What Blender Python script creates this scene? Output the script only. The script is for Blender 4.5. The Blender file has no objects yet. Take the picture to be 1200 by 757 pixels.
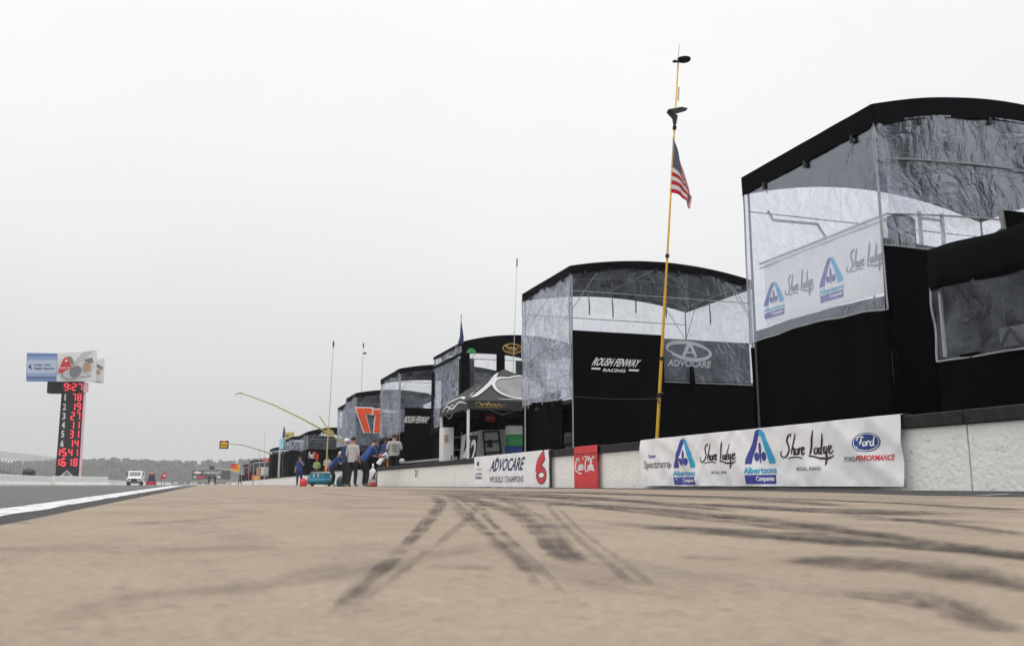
import bpy, bmesh, math, random
from mathutils import Vector, Matrix, noise as mn
R = math.radians
random.seed(7)
S = bpy.context.scene
COL = S.collection
# ---------------------------------------------------------------- camera
CAMH = 0.072
F = 1060.0
PITCH = math.atan((568 - 378.5) / F)
YAW = math.atan((600 - 236) / (F / math.cos(PITCH)))
cd = bpy.data.cameras.new('camera'); cam = bpy.data.objects.new('camera', cd); COL.objects.link(cam)
cam.location = (0, 0, CAMH)
cam.rotation_euler = (R(90) + PITCH, 0, -YAW)
cd.sensor_width = 36; cd.lens = F / 1200 * 36
cd.clip_start = 0.02; cd.clip_end = 6000
cd.dof.use_dof = True; cd.dof.focus_distance = 14; cd.dof.aperture_fstop = 13
S.camera = cam
# ---------------------------------------------------------------- sky and light
w = bpy.data.worlds.new('World'); S.world = w; w.use_nodes = True
nt = w.node_tree; nt.nodes.clear()
out = nt.nodes.new('ShaderNodeOutputWorld')
sky = nt.nodes.new('ShaderNodeTexSky'); sky.sky_type = 'NISHITA'; sky.sun_disc = False
sky.sun_elevation = R(58); sky.sun_rotation = R(200); sky.dust_density = 3
bg1 = nt.nodes.new('ShaderNodeBackground'); bg1.inputs[1].default_value = 0.05
nt.links.new(sky.outputs[0], bg1.inputs[0])
tc = nt.nodes.new('ShaderNodeTexCoord'); sx = nt.nodes.new('ShaderNodeSeparateXYZ')
nt.links.new(tc.outputs['Generated'], sx.inputs[0])
cr = nt.nodes.new('ShaderNodeValToRGB')
pts = [(0.0, .60, .601, .603), (0.05, .655, .655, .658), (0.12, .755, .755, .76), (0.24, .885, .885, .893), (0.36, .955, .955, .965), (0.5, .99, .99, 1.0), (1.0, 1.0, 1.0, 1.0)]
el = cr.color_ramp.elements
while len(el) < len(pts): el.new(0.5)
for e, p in zip(el, pts): e.position = p[0]; e.color = (p[1], p[2], p[3], 1)
nt.links.new(sx.outputs['Z'], cr.inputs[0])
# overcast deck: faint large cloud mottling, brighter towards the zenith
nz = nt.nodes.new('ShaderNodeTexNoise'); nz.inputs['Scale'].default_value = 2.2; nz.inputs['Detail'].default_value = 4
nt.links.new(tc.outputs['Generated'], nz.inputs['Vector'])
mr = nt.nodes.new('ShaderNodeMapRange'); mr.inputs[1].default_value = .3; mr.inputs[2].default_value = .7
mr.inputs[3].default_value = .995; mr.inputs[4].default_value = 1.05
nt.links.new(nz.outputs[0], mr.inputs[0])
zb = nt.nodes.new('ShaderNodeMapRange'); zb.inputs[1].default_value = .52; zb.inputs[2].default_value = 1.0
zb.inputs[3].default_value = 1.0; zb.inputs[4].default_value = 1.9
nt.links.new(sx.outputs['Z'], zb.inputs[0])
mu = nt.nodes.new('ShaderNodeMath'); mu.operation = 'MULTIPLY'
nt.links.new(mr.outputs[0], mu.inputs[0]); nt.links.new(zb.outputs[0], mu.inputs[1])
bg2 = nt.nodes.new('ShaderNodeBackground')
nt.links.new(cr.outputs[0], bg2.inputs[0]); nt.links.new(mu.outputs[0], bg2.inputs[1])
mx = nt.nodes.new('ShaderNodeMixShader'); mx.inputs[0].default_value = 0.96
nt.links.new(bg1.outputs[0], mx.inputs[1]); nt.links.new(bg2.outputs[0], mx.inputs[2])
nt.links.new(mx.outputs[0], out.inputs[0])
sd = bpy.data.lights.new('sun', 'SUN'); sd.energy = 0.9; sd.angle = R(25); sd.color = (1, .97, .93)
so = bpy.data.objects.new('sun', sd); COL.objects.link(so)
# light comes from azimuth 200 deg (behind and left of the camera), 58 deg high
so.rotation_euler = (R(90 - 58), 0, R(180 - 200)); so.location = (0, 0, 60)
S.view_settings.view_transform = 'Standard'; S.view_settings.look = 'None'
S.view_settings.exposure = 0.0; S.view_settings.gamma = 1
S.render.engine = 'CYCLES'
S.cycles.volume_bounces = 1; S.cycles.max_bounces = 8; S.cycles.transparent_max_bounces = 24

# ---------------------------------------------------------------- picture -> place helper (1200 x 757 photo)
fwv = Vector((math.sin(YAW) * math.cos(PITCH), math.cos(YAW) * math.cos(PITCH), math.sin(PITCH)))
rtv = Vector((math.cos(YAW), -math.sin(YAW), 0)); upv = rtv.cross(fwv)
C0 = Vector((0, 0, CAMH))
def ray(x, y): return fwv + rtv * ((x - 600) / F) + upv * ((378.5 - y) / F)
def pX(x, y, X): r = ray(x, y); return C0 + r * (X / r.x)
def pY(x, y, Y): r = ray(x, y); return C0 + r * (Y / r.y)
def pG(x, y, Z=0.0): r = ray(x, y); return C0 + r * ((Z - CAMH) / r.z)
fwh = Vector((math.sin(YAW), math.cos(YAW), 0))
def pD(x, y, D): r = ray(x, y); return C0 + r * (D / r.dot(fwh))      # at level distance D ahead

# ---------------------------------------------------------------- materials
def nodes(name):
    m = bpy.data.materials.new(name); m.use_nodes = True
    return m, m.node_tree, m.node_tree.nodes['Principled BSDF']
def mat(name, col, rough=.7, metal=0, var=.12, scale=6, bump=.0, bscale=60, spec=.4, emit=None, estr=1, detail=5, stretch=None, blotch=None):
    m, t, b = nodes(name)
    b.inputs['Roughness'].default_value = rough; b.inputs['Metallic'].default_value = metal
    b.inputs['Specular IOR Level'].default_value = spec
    tc = t.nodes.new('ShaderNodeTexCoord'); vec = tc.outputs['Object']
    if stretch:
        mp = t.nodes.new('ShaderNodeMapping'); mp.inputs['Scale'].default_value = stretch
        t.links.new(vec, mp.inputs[0]); vec = mp.outputs[0]
    n = t.nodes.new('ShaderNodeTexNoise'); n.inputs['Scale'].default_value = scale; n.inputs['Detail'].default_value = detail
    n.inputs['Roughness'].default_value = .65
    t.links.new(vec, n.inputs['Vector'])
    r = t.nodes.new('ShaderNodeValToRGB')
    r.color_ramp.elements[0].position = .3; r.color_ramp.elements[1].position = .7
    r.color_ramp.elements[0].color = tuple(c * (1 - var) for c in col) + (1,)
    r.color_ramp.elements[1].color = tuple(min(1, c * (1 + var)) for c in col) + (1,)
    t.links.new(n.outputs[0], r.inputs[0])
    colout = r.outputs[0]
    if blotch:
        bc, bs, bt, bf = blotch
        n2 = t.nodes.new('ShaderNodeTexNoise'); n2.inputs['Scale'].default_value = bs; n2.inputs['Detail'].default_value = 6
        n2.inputs['Roughness'].default_value = .7
        t.links.new(vec, n2.inputs['Vector'])
        r2 = t.nodes.new('ShaderNodeMapRange'); r2.inputs[1].default_value = bt; r2.inputs[2].default_value = bt + .08
        r2.inputs[3].default_value = 0; r2.inputs[4].default_value = bf
        t.links.new(n2.outputs[0], r2.inputs[0])
        mm = t.nodes.new('ShaderNodeMix'); mm.data_type = 'RGBA'
        t.links.new(r2.outputs[0], mm.inputs[0]); t.links.new(colout, mm.inputs[6]); mm.inputs[7].default_value = tuple(bc) + (1,)
        colout = mm.outputs[2]
    t.links.new(colout, b.inputs['Base Color'])
    if bump:
        n3 = t.nodes.new('ShaderNodeTexNoise'); n3.inputs['Scale'].default_value = bscale; n3.inputs['Detail'].default_value = 4
        t.links.new(vec, n3.inputs['Vector'])
        bp = t.nodes.new('ShaderNodeBump'); bp.inputs['Strength'].default_value = bump; bp.inputs['Distance'].default_value = .02
        t.links.new(n3.outputs[0], bp.inputs['Height']); t.links.new(bp.outputs[0], b.inputs['Normal'])
    if emit:
        b.inputs['Emission Color'].default_value = tuple(emit) + (1,); b.inputs['Emission Strength'].default_value = estr
    return m

def vinyl(name, haze=.08, crk=1.0, gl=.16, scale=5.0, tint=(.93, .94, .96)):
    """clear crinkled tent vinyl: mostly see-through, a wrinkled gloss, a little milky"""
    m, t, b = nodes(name); t.nodes.remove(b)
    o = t.nodes['Material Output']
    tc = t.nodes.new('ShaderNodeTexCoord')
    mp = t.nodes.new('ShaderNodeMapping'); mp.inputs['Scale'].default_value = (1, 1, .75)
    t.links.new(tc.outputs['Object'], mp.inputs[0])
    # domain warped noise gives creases
    n0 = t.nodes.new('ShaderNodeTexNoise'); n0.inputs['Scale'].default_value = 1.3; n0.inputs['Detail'].default_value = 2
    t.links.new(mp.outputs[0], n0.inputs['Vector'])
    vm = t.nodes.new('ShaderNodeVectorMath'); vm.operation = 'MULTIPLY_ADD'
    t.links.new(n0.outputs['Color'], vm.inputs[0]); vm.inputs[1].default_value = (.9, .9, .9); t.links.new(mp.outputs[0], vm.inputs[2])
    n1 = t.nodes.new('ShaderNodeTexNoise'); n1.inputs['Scale'].default_value = scale; n1.inputs['Detail'].default_value = 5
    n1.inputs['Roughness'].default_value = .62; n1.inputs['Distortion'].default_value = .6
    t.links.new(vm.outputs[0], n1.inputs['Vector'])
    vo = t.nodes.new('ShaderNodeTexVoronoi'); vo.feature = 'DISTANCE_TO_EDGE'; vo.inputs['Scale'].default_value = scale * 1.2
    t.links.new(vm.outputs[0], vo.inputs['Vector'])
    sq = t.nodes.new('ShaderNodeMath'); sq.operation = 'POWER'; sq.inputs[1].default_value = .5
    t.links.new(vo.outputs[0], sq.inputs[0])
    ad = t.nodes.new('ShaderNodeMath'); ad.operation = 'MULTIPLY_ADD'; ad.inputs[1].default_value = .35
    t.links.new(sq.outputs[0], ad.inputs[0]); t.links.new(n1.outputs[0], ad.inputs[2])
    bp = t.nodes.new('ShaderNodeBump'); bp.inputs['Strength'].default_value = 1.0; bp.inputs['Distance'].default_value = .045 * crk
    t.links.new(ad.outputs[0], bp.inputs['Height'])
    tr = t.nodes.new('ShaderNodeBsdfTransparent'); tr.inputs[0].default_value = tint + (1,)
    df = t.nodes.new('ShaderNodeBsdfTranslucent'); df.inputs[0].default_value = (.60, .66, .78, 1)
    df2 = t.nodes.new('ShaderNodeBsdfDiffuse'); df2.inputs[0].default_value = (.60, .66, .78, 1)
    t.links.new(bp.outputs[0], df2.inputs['Normal'])
    md = t.nodes.new('ShaderNodeMixShader'); md.inputs[0].default_value = .6
    t.links.new(df.outputs[0], md.inputs[1]); t.links.new(df2.outputs[0], md.inputs[2])
    # milky factor follows the creases
    mr = t.nodes.new('ShaderNodeMapRange'); mr.inputs[1].default_value = .38; mr.inputs[2].default_value = .72
    mr.inputs[3].default_value = haze * .25; mr.inputs[4].default_value = haze * 1.6
    t.links.new(n1.outputs[0], mr.inputs[0])
    m1 = t.nodes.new('ShaderNodeMixShader')
    t.links.new(mr.outputs[0], m1.inputs[0]); t.links.new(tr.outputs[0], m1.inputs[1]); t.links.new(md.outputs[0], m1.inputs[2])
    gs = t.nodes.new('ShaderNodeBsdfGlossy'); gs.inputs['Roughness'].default_value = .12; gs.inputs[0].default_value = (.82, .88, 1, 1)
    t.links.new(bp.outputs[0], gs.inputs['Normal'])
    fr = t.nodes.new('ShaderNodeLayerWeight'); fr.inputs['Blend'].default_value = .28
    t.links.new(bp.outputs[0], fr.inputs['Normal'])
    fm = t.nodes.new('ShaderNodeMath'); fm.operation = 'MULTIPLY_ADD'; fm.inputs[1].default_value = .24; fm.inputs[2].default_value = gl * .15
    t.links.new(fr.outputs['Fresnel'], fm.inputs[0])
    cl = t.nodes.new('ShaderNodeClamp'); cl.inputs['Max'].default_value = .75
    t.links.new(fm.outputs[0], cl.inputs[0])
    m2 = t.nodes.new('ShaderNodeMixShader')
    t.links.new(cl.outputs[0], m2.inputs[0]); t.links.new(m1.outputs[0], m2.inputs[1]); t.links.new(gs.outputs[0], m2.inputs[2])
    t.links.new(m2.outputs[0], o.inputs[0])
    return m

def worn(name, col, rough=.8, scale=9, lo=.42, hi=.62, amax=.9, stretch=(1, .25, 1), amin=0.0):
    """thin worn paint or rubber film: patchy cover over the paving"""
    m, t, b = nodes(name)
    b.inputs['Base Color'].default_value = tuple(col) + (1,); b.inputs['Roughness'].default_value = rough
    b.inputs['Specular IOR Level'].default_value = .2
    tc = t.nodes.new('ShaderNodeTexCoord'); mp = t.nodes.new('ShaderNodeMapping'); mp.inputs['Scale'].default_value = stretch
    t.links.new(tc.outputs['Object'], mp.inputs[0])
    n = t.nodes.new('ShaderNodeTexNoise'); n.inputs['Scale'].default_value = scale; n.inputs['Detail'].default_value = 6; n.inputs['Roughness'].default_value = .7
    t.links.new(mp.outputs[0], n.inputs['Vector'])
    at = t.nodes.new('ShaderNodeAttribute'); at.attribute_name = 'edge'
    mr = t.nodes.new('ShaderNodeMapRange'); mr.inputs[1].default_value = lo; mr.inputs[2].default_value = hi
    mr.inputs[3].default_value = amin; mr.inputs[4].default_value = amax
    t.links.new(n.outputs[0], mr.inputs[0])
    mu = t.nodes.new('ShaderNodeMath'); mu.operation = 'MULTIPLY'
    t.links.new(mr.outputs[0], mu.inputs[0]); t.links.new(at.outputs['Fac'], mu.inputs[1])
    t.links.new(mu.outputs[0], b.inputs['Alpha'])
    return m

M = {}
M['black_cloth'] = mat('black_cloth', (.0026, .0028, .0040), .9, var=.3, scale=3, bump=.25, bscale=180, spec=.04)
M['roof_cloth'] = mat('roof_cloth', (.0042, .0045, .0065), .85, var=.25, scale=4, bump=.25, bscale=160, spec=.06)
M['gray_cloth'] = mat('gray_cloth', (.05, .054, .065), .75, var=.25, scale=4, bump=.3, bscale=30)
M['dark_inner'] = mat('dark_inner', (.03, .032, .038), .8, var=.3, scale=3)
M['vinyl'] = vinyl('vinyl', .12, .8, .16, 3.6)
M['vinyl_soft'] = vinyl('vinyl_soft', .03, .4, .05, 3.0)
M['vinyl_milky'] = vinyl('vinyl_milky', .70, 1.1, .22, 6.0)
M['vinyl_fold'] = vinyl('vinyl_fold', .26, 1.0, .3, 4.0)
M['wall_white'] = mat('wall_white', (.83, .83, .80), .8, var=.06, scale=3.2, bump=.7, bscale=17, blotch=((.16, .16, .15), 11, .69, .9))
M['cap_black'] = mat('cap_black', (.020, .020, .022), .85, var=.45, scale=10, bump=.5, bscale=40, blotch=((.10, .10, .10), 20, .66, .6))
M['metal'] = mat('metal', (.42, .43, .45), .35, .9, var=.1)
M['metal_dark'] = mat('metal_dark', (.09, .09, .10), .5, .6, var=.2)
M['white'] = mat('white', (.72, .72, .72), .5, var=.06, scale=5)
M['banner_white'] = mat('banner_white', (.84, .845, .87), .55, var=.04, scale=4, bump=.12, bscale=14)
M['red'] = mat('red', (.62, .03, .035), .5, var=.08)
M['yellow'] = mat('yellow', (.72, .42, .03), .45, var=.12, scale=8)
M['yellow_pale'] = mat('yellow_pale', (.55, .47, .16), .5, var=.12)
M['black'] = mat('black', (.014, .014, .016), .5, var=.2)
M['rubber'] = mat('rubber', (.02, .02, .021), .75, var=.3)
M['silver_print'] = mat('silver_print', (.5, .51, .53), .5, var=.1)
M['ink_gray'] = mat('ink_gray', (.20, .20, .22), .6)
M['ink_dark'] = mat('ink_dark', (.03, .012, .02), .6)
M['indigo'] = mat('indigo', (.035, .05, .30), .55)
M['cyan'] = mat('cyan', (.02, .36, .62), .55)
M['navy'] = mat('navy', (.015, .025, .10), .6)
M['ford_blue'] = mat('oval_blue', (.01, .05, .22), .4)
M['orange_red'] = mat('orange_red', (.72, .08, .025), .5)
M['gold'] = mat('gold', (.45, .30, .08), .5)
M['green'] = mat('green', (.05, .30, .10), .6)
M['teal'] = mat('teal', (.02, .17, .25), .45)
M['teal_dark'] = mat('teal_dark', (.01, .05, .07), .6)
M['skin'] = mat('skin', (.45, .25, .17), .6, var=.08)
M['skin_dark'] = mat('skin_dark', (.26, .14, .09), .6, var=.08)
M['hair'] = mat('hair', (.03, .02, .014), .8)
M['shirt_gray'] = mat('shirt_gray', (.42, .41, .40), .85, scale=20)
M['shirt_blue'] = mat('shirt_blue', (.022, .055, .20), .8, scale=20)
M['shirt_navy'] = mat('shirt_navy', (.02, .035, .12), .8, scale=20)
M['shirt_white'] = mat('shirt_white', (.66, .67, .7), .8, scale=20)
M['shirt_green'] = mat('shirt_green', (.24, .42, .12), .8, scale=20)
M['shirt_red'] = mat('shirt_red', (.45, .04, .05), .8, scale=20)
M['shirt_orange'] = mat('shirt_orange', (.7, .28, .04), .8)
M['pants_black'] = mat('pants_black', (.014, .014, .016), .85, scale=20)
M['shoe'] = mat('shoe', (.25, .25, .25), .7)
M['concrete_barrier'] = mat('concrete_barrier', (.72, .715, .69), .85, var=.10, scale=1.2, blotch=((.3, .29, .27), 1.5, .62, .5), stretch=(1, 1, 3))
M['led_red'] = mat('led_red', (.5, .02, .03), .5, emit=(1, .06, .09), estr=1.1, var=.02)
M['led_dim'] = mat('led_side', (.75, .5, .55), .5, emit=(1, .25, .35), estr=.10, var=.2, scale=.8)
M['sign_blue'] = mat('sign_blue', (.16, .24, .48), .5, var=.1)
M['sign_pale'] = mat('sign_pale', (.45, .52, .66), .5, var=.05)
M['tan'] = mat('tan', (.45, .30, .18), .6)
M['glass'] = mat('glass', (.03, .035, .04), .12, spec=.6, var=.1)
M['leaf'] = mat('leaf', (.05, .062, .042), .9, var=.35, scale=.2)
M['stand_gray'] = mat('stand_gray', (.13, .13, .145), .7, var=.3, scale=.4)
M['light_blue'] = mat('light_blue', (.30, .55, .65), .6)
M['canopy_dark'] = mat('canopy_dark', (.03, .03, .033), .7, var=.2)
M['canopy_gray'] = mat('canopy_gray', (.21, .21, .22), .65, var=.15, scale=3)

# ---------------------------------------------------------------- mesh building
class MB:
    def __init__(s): s.v = []; s.f = []; s.mi = []; s.m = 0
    def add(s, vs, fs):
        k = len(s.v); s.v += [Vector(v) for v in vs]
        for f in fs: s.f.append([i + k for i in f]); s.mi.append(s.m)
        return s
    def box(s, c, d, rz=0, rx=0, ry=0):
        c = Vector(c); h = [x / 2 for x in d]
        rot = Matrix.Rotation(rz, 3, 'Z') @ Matrix.Rotation(ry, 3, 'Y') @ Matrix.Rotation(rx, 3, 'X')
        b = min(.012, min(d) * .18)
        bm = bmesh.new()
        bmesh.ops.create_cube(bm, size=1)
        for v in bm.verts: v.co = Vector((v.co.x * d[0], v.co.y * d[1], v.co.z * d[2]))
        bmesh.ops.bevel(bm, geom=bm.edges[:], offset=b, segments=1, affect='EDGES')
        bm.verts.ensure_lookup_table()
        vs = [c + rot @ v.co for v in bm.verts]; fs = [[v.index for v in f.verts] for f in bm.faces]
        bm.free(); return s.add(vs, fs)
    def tube(s, path, r, n=8, cap=True):
        P = [Vector(p) for p in path]; rr = r if isinstance(r, (list, tuple)) else [r] * len(P)
        vs = []; fs = []
        prev = None
        for i, p in enumerate(P):
            d = (P[min(i + 1, len(P) - 1)] - P[max(i - 1, 0)]).normalized()
            a = prev if prev else (Vector((0, 0, 1)) if abs(d.z) < .9 else Vector((1, 0, 0)))
            a = (a - d * a.dot(d)).normalized(); prev = a; b = d.cross(a)
            for k in range(n):
                t = 2 * math.pi * k / n; vs.append(p + (a * math.cos(t) + b * math.sin(t)) * rr[i])
        for i in range(len(P) - 1):
            for k in range(n):
                fs.append([i * n + k, i * n + (k + 1) % n, (i + 1) * n + (k + 1) % n, (i + 1) * n + k])
        if cap: fs.append(list(range(n))[::-1]); fs.append([(len(P) - 1) * n + k for k in range(n)])
        return s.add(vs, fs)
    def lathe(s, c, prof, n=16, axis='Z'):
        vs = []; fs = []
        for (r, z) in prof:
            for k in range(n):
                t = 2 * math.pi * k / n; x, y = r * math.cos(t), r * math.sin(t)
                v = {'Z': (x, y, z), 'X': (z, x, y), 'Y': (x, z, y)}[axis]
                vs.append(Vector(c) + Vector(v))
        for i in range(len(prof) - 1):
            for k in range(n): fs.append([i * n + k, i * n + (k + 1) % n, (i + 1) * n + (k + 1) % n, (i + 1) * n + k])
        fs.append(list(range(n))[::-1]); fs.append([(len(prof) - 1) * n + k for k in range(n)])
        return s.add(vs, fs)
    def grid(s, fn, nu, nv, mfn=None):
        vs = [fn(i / nu, j / nv) for j in range(nv + 1) for i in range(nu + 1)]
        k = len(s.v); s.v += [Vector(v) for v in vs]
        for j in range(nv):
            for i in range(nu):
                a = j * (nu + 1) + i; s.f.append([k + a, k + a + 1, k + a + nu + 2, k + a + nu + 1])
                s.mi.append(mfn((i + .5) / nu, (j + .5) / nv) if mfn else s.m)
        return s
    def prism(s, pts, off):
        n = len(pts); o = Vector(off); P = [Vector(p) for p in pts]
        vs = P + [p + o for p in P]
        fs = [list(range(n))[::-1], [n + i for i in range(n)]] + [[i, (i + 1) % n, n + (i + 1) % n, n + i] for i in range(n)]
        return s.add(vs, fs)
    def build(s, name, m, parent=None, smooth=False, solid=0, recalc=True):
        off = Vector((0, 0, 0)); p = parent
        while p is not None: off += p.location; p = p.parent
        me = bpy.data.meshes.new(name)
        me.from_pydata([v - off for v in s.v], [], s.f)
        ms = m if isinstance(m, (list, tuple)) else [m]
        for q in ms: me.materials.append(M[q] if isinstance(q, str) else q)
        if len(ms) > 1:
            for pl, i in zip(me.polygons, s.mi): pl.material_index = i
        if recalc:
            bm = bmesh.new(); bm.from_mesh(me); bmesh.ops.recalc_face_normals(bm, faces=bm.faces[:]); bm.to_mesh(me); bm.free()
        if smooth:
            for pl in me.polygons: pl.use_smooth = True
        o = bpy.data.objects.new(name, me); COL.objects.link(o); o.parent = parent
        if solid:
            md = o.modifiers.new('thickness', 'SOLIDIFY'); md.thickness = solid
        return o
def tag(o, label=None, cat=None, group=None, kind=None):
    if label: o['label'] = label
    if cat: o['category'] = cat
    if group: o['group'] = group
    if kind: o['kind'] = kind
    return o
def thing(name, loc, label, cat, group=None):
    o = bpy.data.objects.new(name, None); COL.objects.link(o); o.location = Vector(loc); o.empty_display_size = .2
    return tag(o, label, cat, group)
def copy_tree(o, parent=None):
    c = o.copy(); COL.objects.link(c); c.parent = parent
    for ch in [x for x in o.children]: copy_tree(ch, c)
    return c

# surfaces: frame(s,t) -> 3D, with a cloth displacement
def surf(O, U, V, N, disp=None):
    O, U, V, N = Vector(O), Vector(U).normalized(), Vector(V).normalized(), Vector(N).normalized()
    def f(s, t, off=0.0):
        return O + U * s + V * t + N * (off + (disp(s, t) if disp else 0))
    f.cloth = disp is not None
    return f
def wavy(a=.012, seed=0, k=3.0, diag=.6):
    def d(s, t):
        return a * (1.2 * mn.noise(Vector((s * k * .7 + t * diag * k, t * k * .5 - s * .3, seed))) + .5 * mn.noise(Vector((s * k * 2.1 - t * 1.3 * k, t * k * 1.1, seed + 9))))
    return d
def creased(a=.012, seed=0):
    w0 = wavy(a, seed, 2.3, .9)
    def d(s, t):
        r = 1 - abs(2.2 * mn.noise(Vector((s * 1.5 + t * 2.2, t * .8 - s * .25, seed + 20))))
        r2 = 1 - abs(2.2 * mn.noise(Vector((s * 2.6 - t * 3.0, t * 1.0 + s * .3, seed + 40))))
        return w0(s, t) * .7 + a * .45 * max(0, r) ** 3 + a * .3 * max(0, r2) ** 3
    return d
def folds(a=.03, k=7, seed=0, tk=.4):
    def d(s, t):
        w = mn.noise(Vector((s * k * .45, t * tk, seed))) * 1.4 + .55 * math.sin(s * k + 2 * mn.noise(Vector((s * .8, t * .5, seed + 3))) * 2)
        return a * w
    return d
def sheet(mb, sf, s0, s1, t0, t1, step=.12, bot=None, top=None, mfn=None):
    nu = max(2, int(abs(s1 - s0) / step)); nv = max(2, int(abs(t1 - t0) / step))
    def fn(u, v):
        s = s0 + (s1 - s0) * u
        a = t0 + (bot(s) if bot else 0); b = t1 + (top(s) if top else 0)
        return sf(s, a + (b - a) * v)
    mb.grid(fn, nu, nv, mfn)
    return mb

_txt = {}
def text2d(s):
    if s not in _txt:
        c = bpy.data.curves.new('txt', 'FONT'); c.body = s; c.size = 1; c.offset = .022; c.resolution_u = 3
        o = bpy.data.objects.new('txt', c); COL.objects.link(o)
        dg = bpy.context.evaluated_depsgraph_get(); me = bpy.data.meshes.new_from_object(o.evaluated_get(dg))
        V = [(v.co.x, v.co.y) for v in me.vertices]; Fc = [list(p.vertices) for p in me.polygons]
        bpy.data.objects.remove(o); bpy.data.curves.remove(c); bpy.data.meshes.remove(me)
        _txt[s] = (V, Fc)
    return _txt[s]
def cr_spline(P, n=6):
    if len(P) < 3: return P
    out = []; Q = [P[0]] + list(P) + [P[-1]]
    for i in range(1, len(Q) - 2):
        p0, p1, p2, p3 = Q[i - 1], Q[i], Q[i + 1], Q[i + 2]
        for k in range(n):
            t = k / n
            out.append(tuple(.5 * ((2 * p1[a]) + (-p0[a] + p2[a]) * t + (2 * p0[a] - 5 * p1[a] + 4 * p2[a] - p3[a]) * t * t + (-p0[a] + 3 * p1[a] - 3 * p2[a] + p3[a]) * t ** 3) for a in (0, 1)))
    out.append(tuple(P[-1])); return out
class Decal:
    """flat print laid on a surface function: words, strokes, polygons"""
    def __init__(s): s.parts = []
    def text(s, body, box, shear=0.0):
        V, Fc = text2d(body); x0, y0, x1, y1 = box
        ax, bx = min(v[0] for v in V), max(v[0] for v in V); ay, by = min(v[1] for v in V), max(v[1] for v in V)
        q = [((v[0] - ax) / (bx - ax), (v[1] - ay) / (by - ay)) for v in V]
        q = [(x0 + (x1 - x0 - shear) * u + shear * v, y0 + (y1 - y0) * v) for u, v in q]
        s.parts.append((q, Fc)); return s
    def poly(s, pts): s.parts.append(([tuple(p) for p in pts], [list(range(len(pts)))])); return s
    def ell(s, cx, cy, rx, ry, n=32, rot=0, a0=0, a1=2 * math.pi):
        P = []
        for i in range(n):
            t = a0 + (a1 - a0) * i / (n if a1 - a0 > 6.2 else n - 1); x, y = rx * math.cos(t), ry * math.sin(t)
            P.append((cx + x * math.cos(rot) - y * math.sin(rot), cy + x * math.sin(rot) + y * math.cos(rot)))
        return s.poly(P)
    def ring(s, cx, cy, rx, ry, wd, n=40, rot=0, a0=0, a1=2 * math.pi, taper=False):
        P = []
        for i in range(n + 1):
            t = a0 + (a1 - a0) * i / n; x, y = rx * math.cos(t), ry * math.sin(t)
            P.append((cx + x * math.cos(rot) - y * math.sin(rot), cy + x * math.sin(rot) + y * math.cos(rot)))
        return s.stroke(P, wd, spline=False, cal=0, taper=taper)
    def stroke(s, P, wd, spline=True, cal=.5, taper=True):
        if spline: P = cr_spline(P)
        L = []; Rr = []; n = len(P)
        for i in range(n):
            a = P[max(0, i - 1)]; b = P[min(n - 1, i + 1)]
            dx, dy = b[0] - a[0], b[1] - a[1]; l = math.hypot(dx, dy) or 1e-6; dx /= l; dy /= l
            k = (1 - cal) + cal * abs(dy) * 1.5
            if taper: k *= min(1, .35 + 3 * min(i, n - 1 - i) / n)
            h = wd * k / 2; L.append((P[i][0] - dy * h, P[i][1] + dx * h)); Rr.append((P[i][0] + dy * h, P[i][1] - dx * h))
        s.parts.append((L + Rr, [[i, i + 1, n + i + 1, n + i] for i in range(n - 1)])); return s
    def rstroke(s, P, box, wd, cal=.5):   # strokes drawn in a unit box
        x0, y0, x1, y1 = box
        return s.stroke([(x0 + (x1 - x0) * x, y0 + (y1 - y0) * y) for x, y in P], wd, cal=cal)
    def build(s, name, m, parent, sf, off=.004, step=.09):
        mb = MB(); k = 0
        for V, Fc in s.parts:
            k += 1
            if sf.cloth:
                bm = bmesh.new(); bv = [bm.verts.new((v[0], v[1], 0)) for v in V]
                for f in Fc:
                    try: bm.faces.new([bv[i] for i in f])
                    except ValueError: pass
                for ax in (0, 1):
                    lo, hi = min(v[ax] for v in V), max(v[ax] for v in V); c = math.ceil(lo / step) * step
                    while c < hi:
                        nn = Vector((1, 0, 0)) if ax == 0 else Vector((0, 1, 0))
                        bmesh.ops.bisect_plane(bm, geom=bm.verts[:] + bm.edges[:] + bm.faces[:], dist=1e-5, plane_co=nn * c, plane_no=nn); c += step
                bmesh.ops.triangulate(bm, faces=bm.faces[:])
                bm.verts.index_update()
                V2 = [(v.co.x, v.co.y) for v in bm.verts]; F2 = [[v.index for v in f.verts] for f in bm.faces]; bm.free()
            else: V2, F2 = V, Fc
            mb.add([sf(x, y, off + k * .00025) for x, y in V2], F2)
        return mb.build(name, m, parent, recalc=False)

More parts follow.
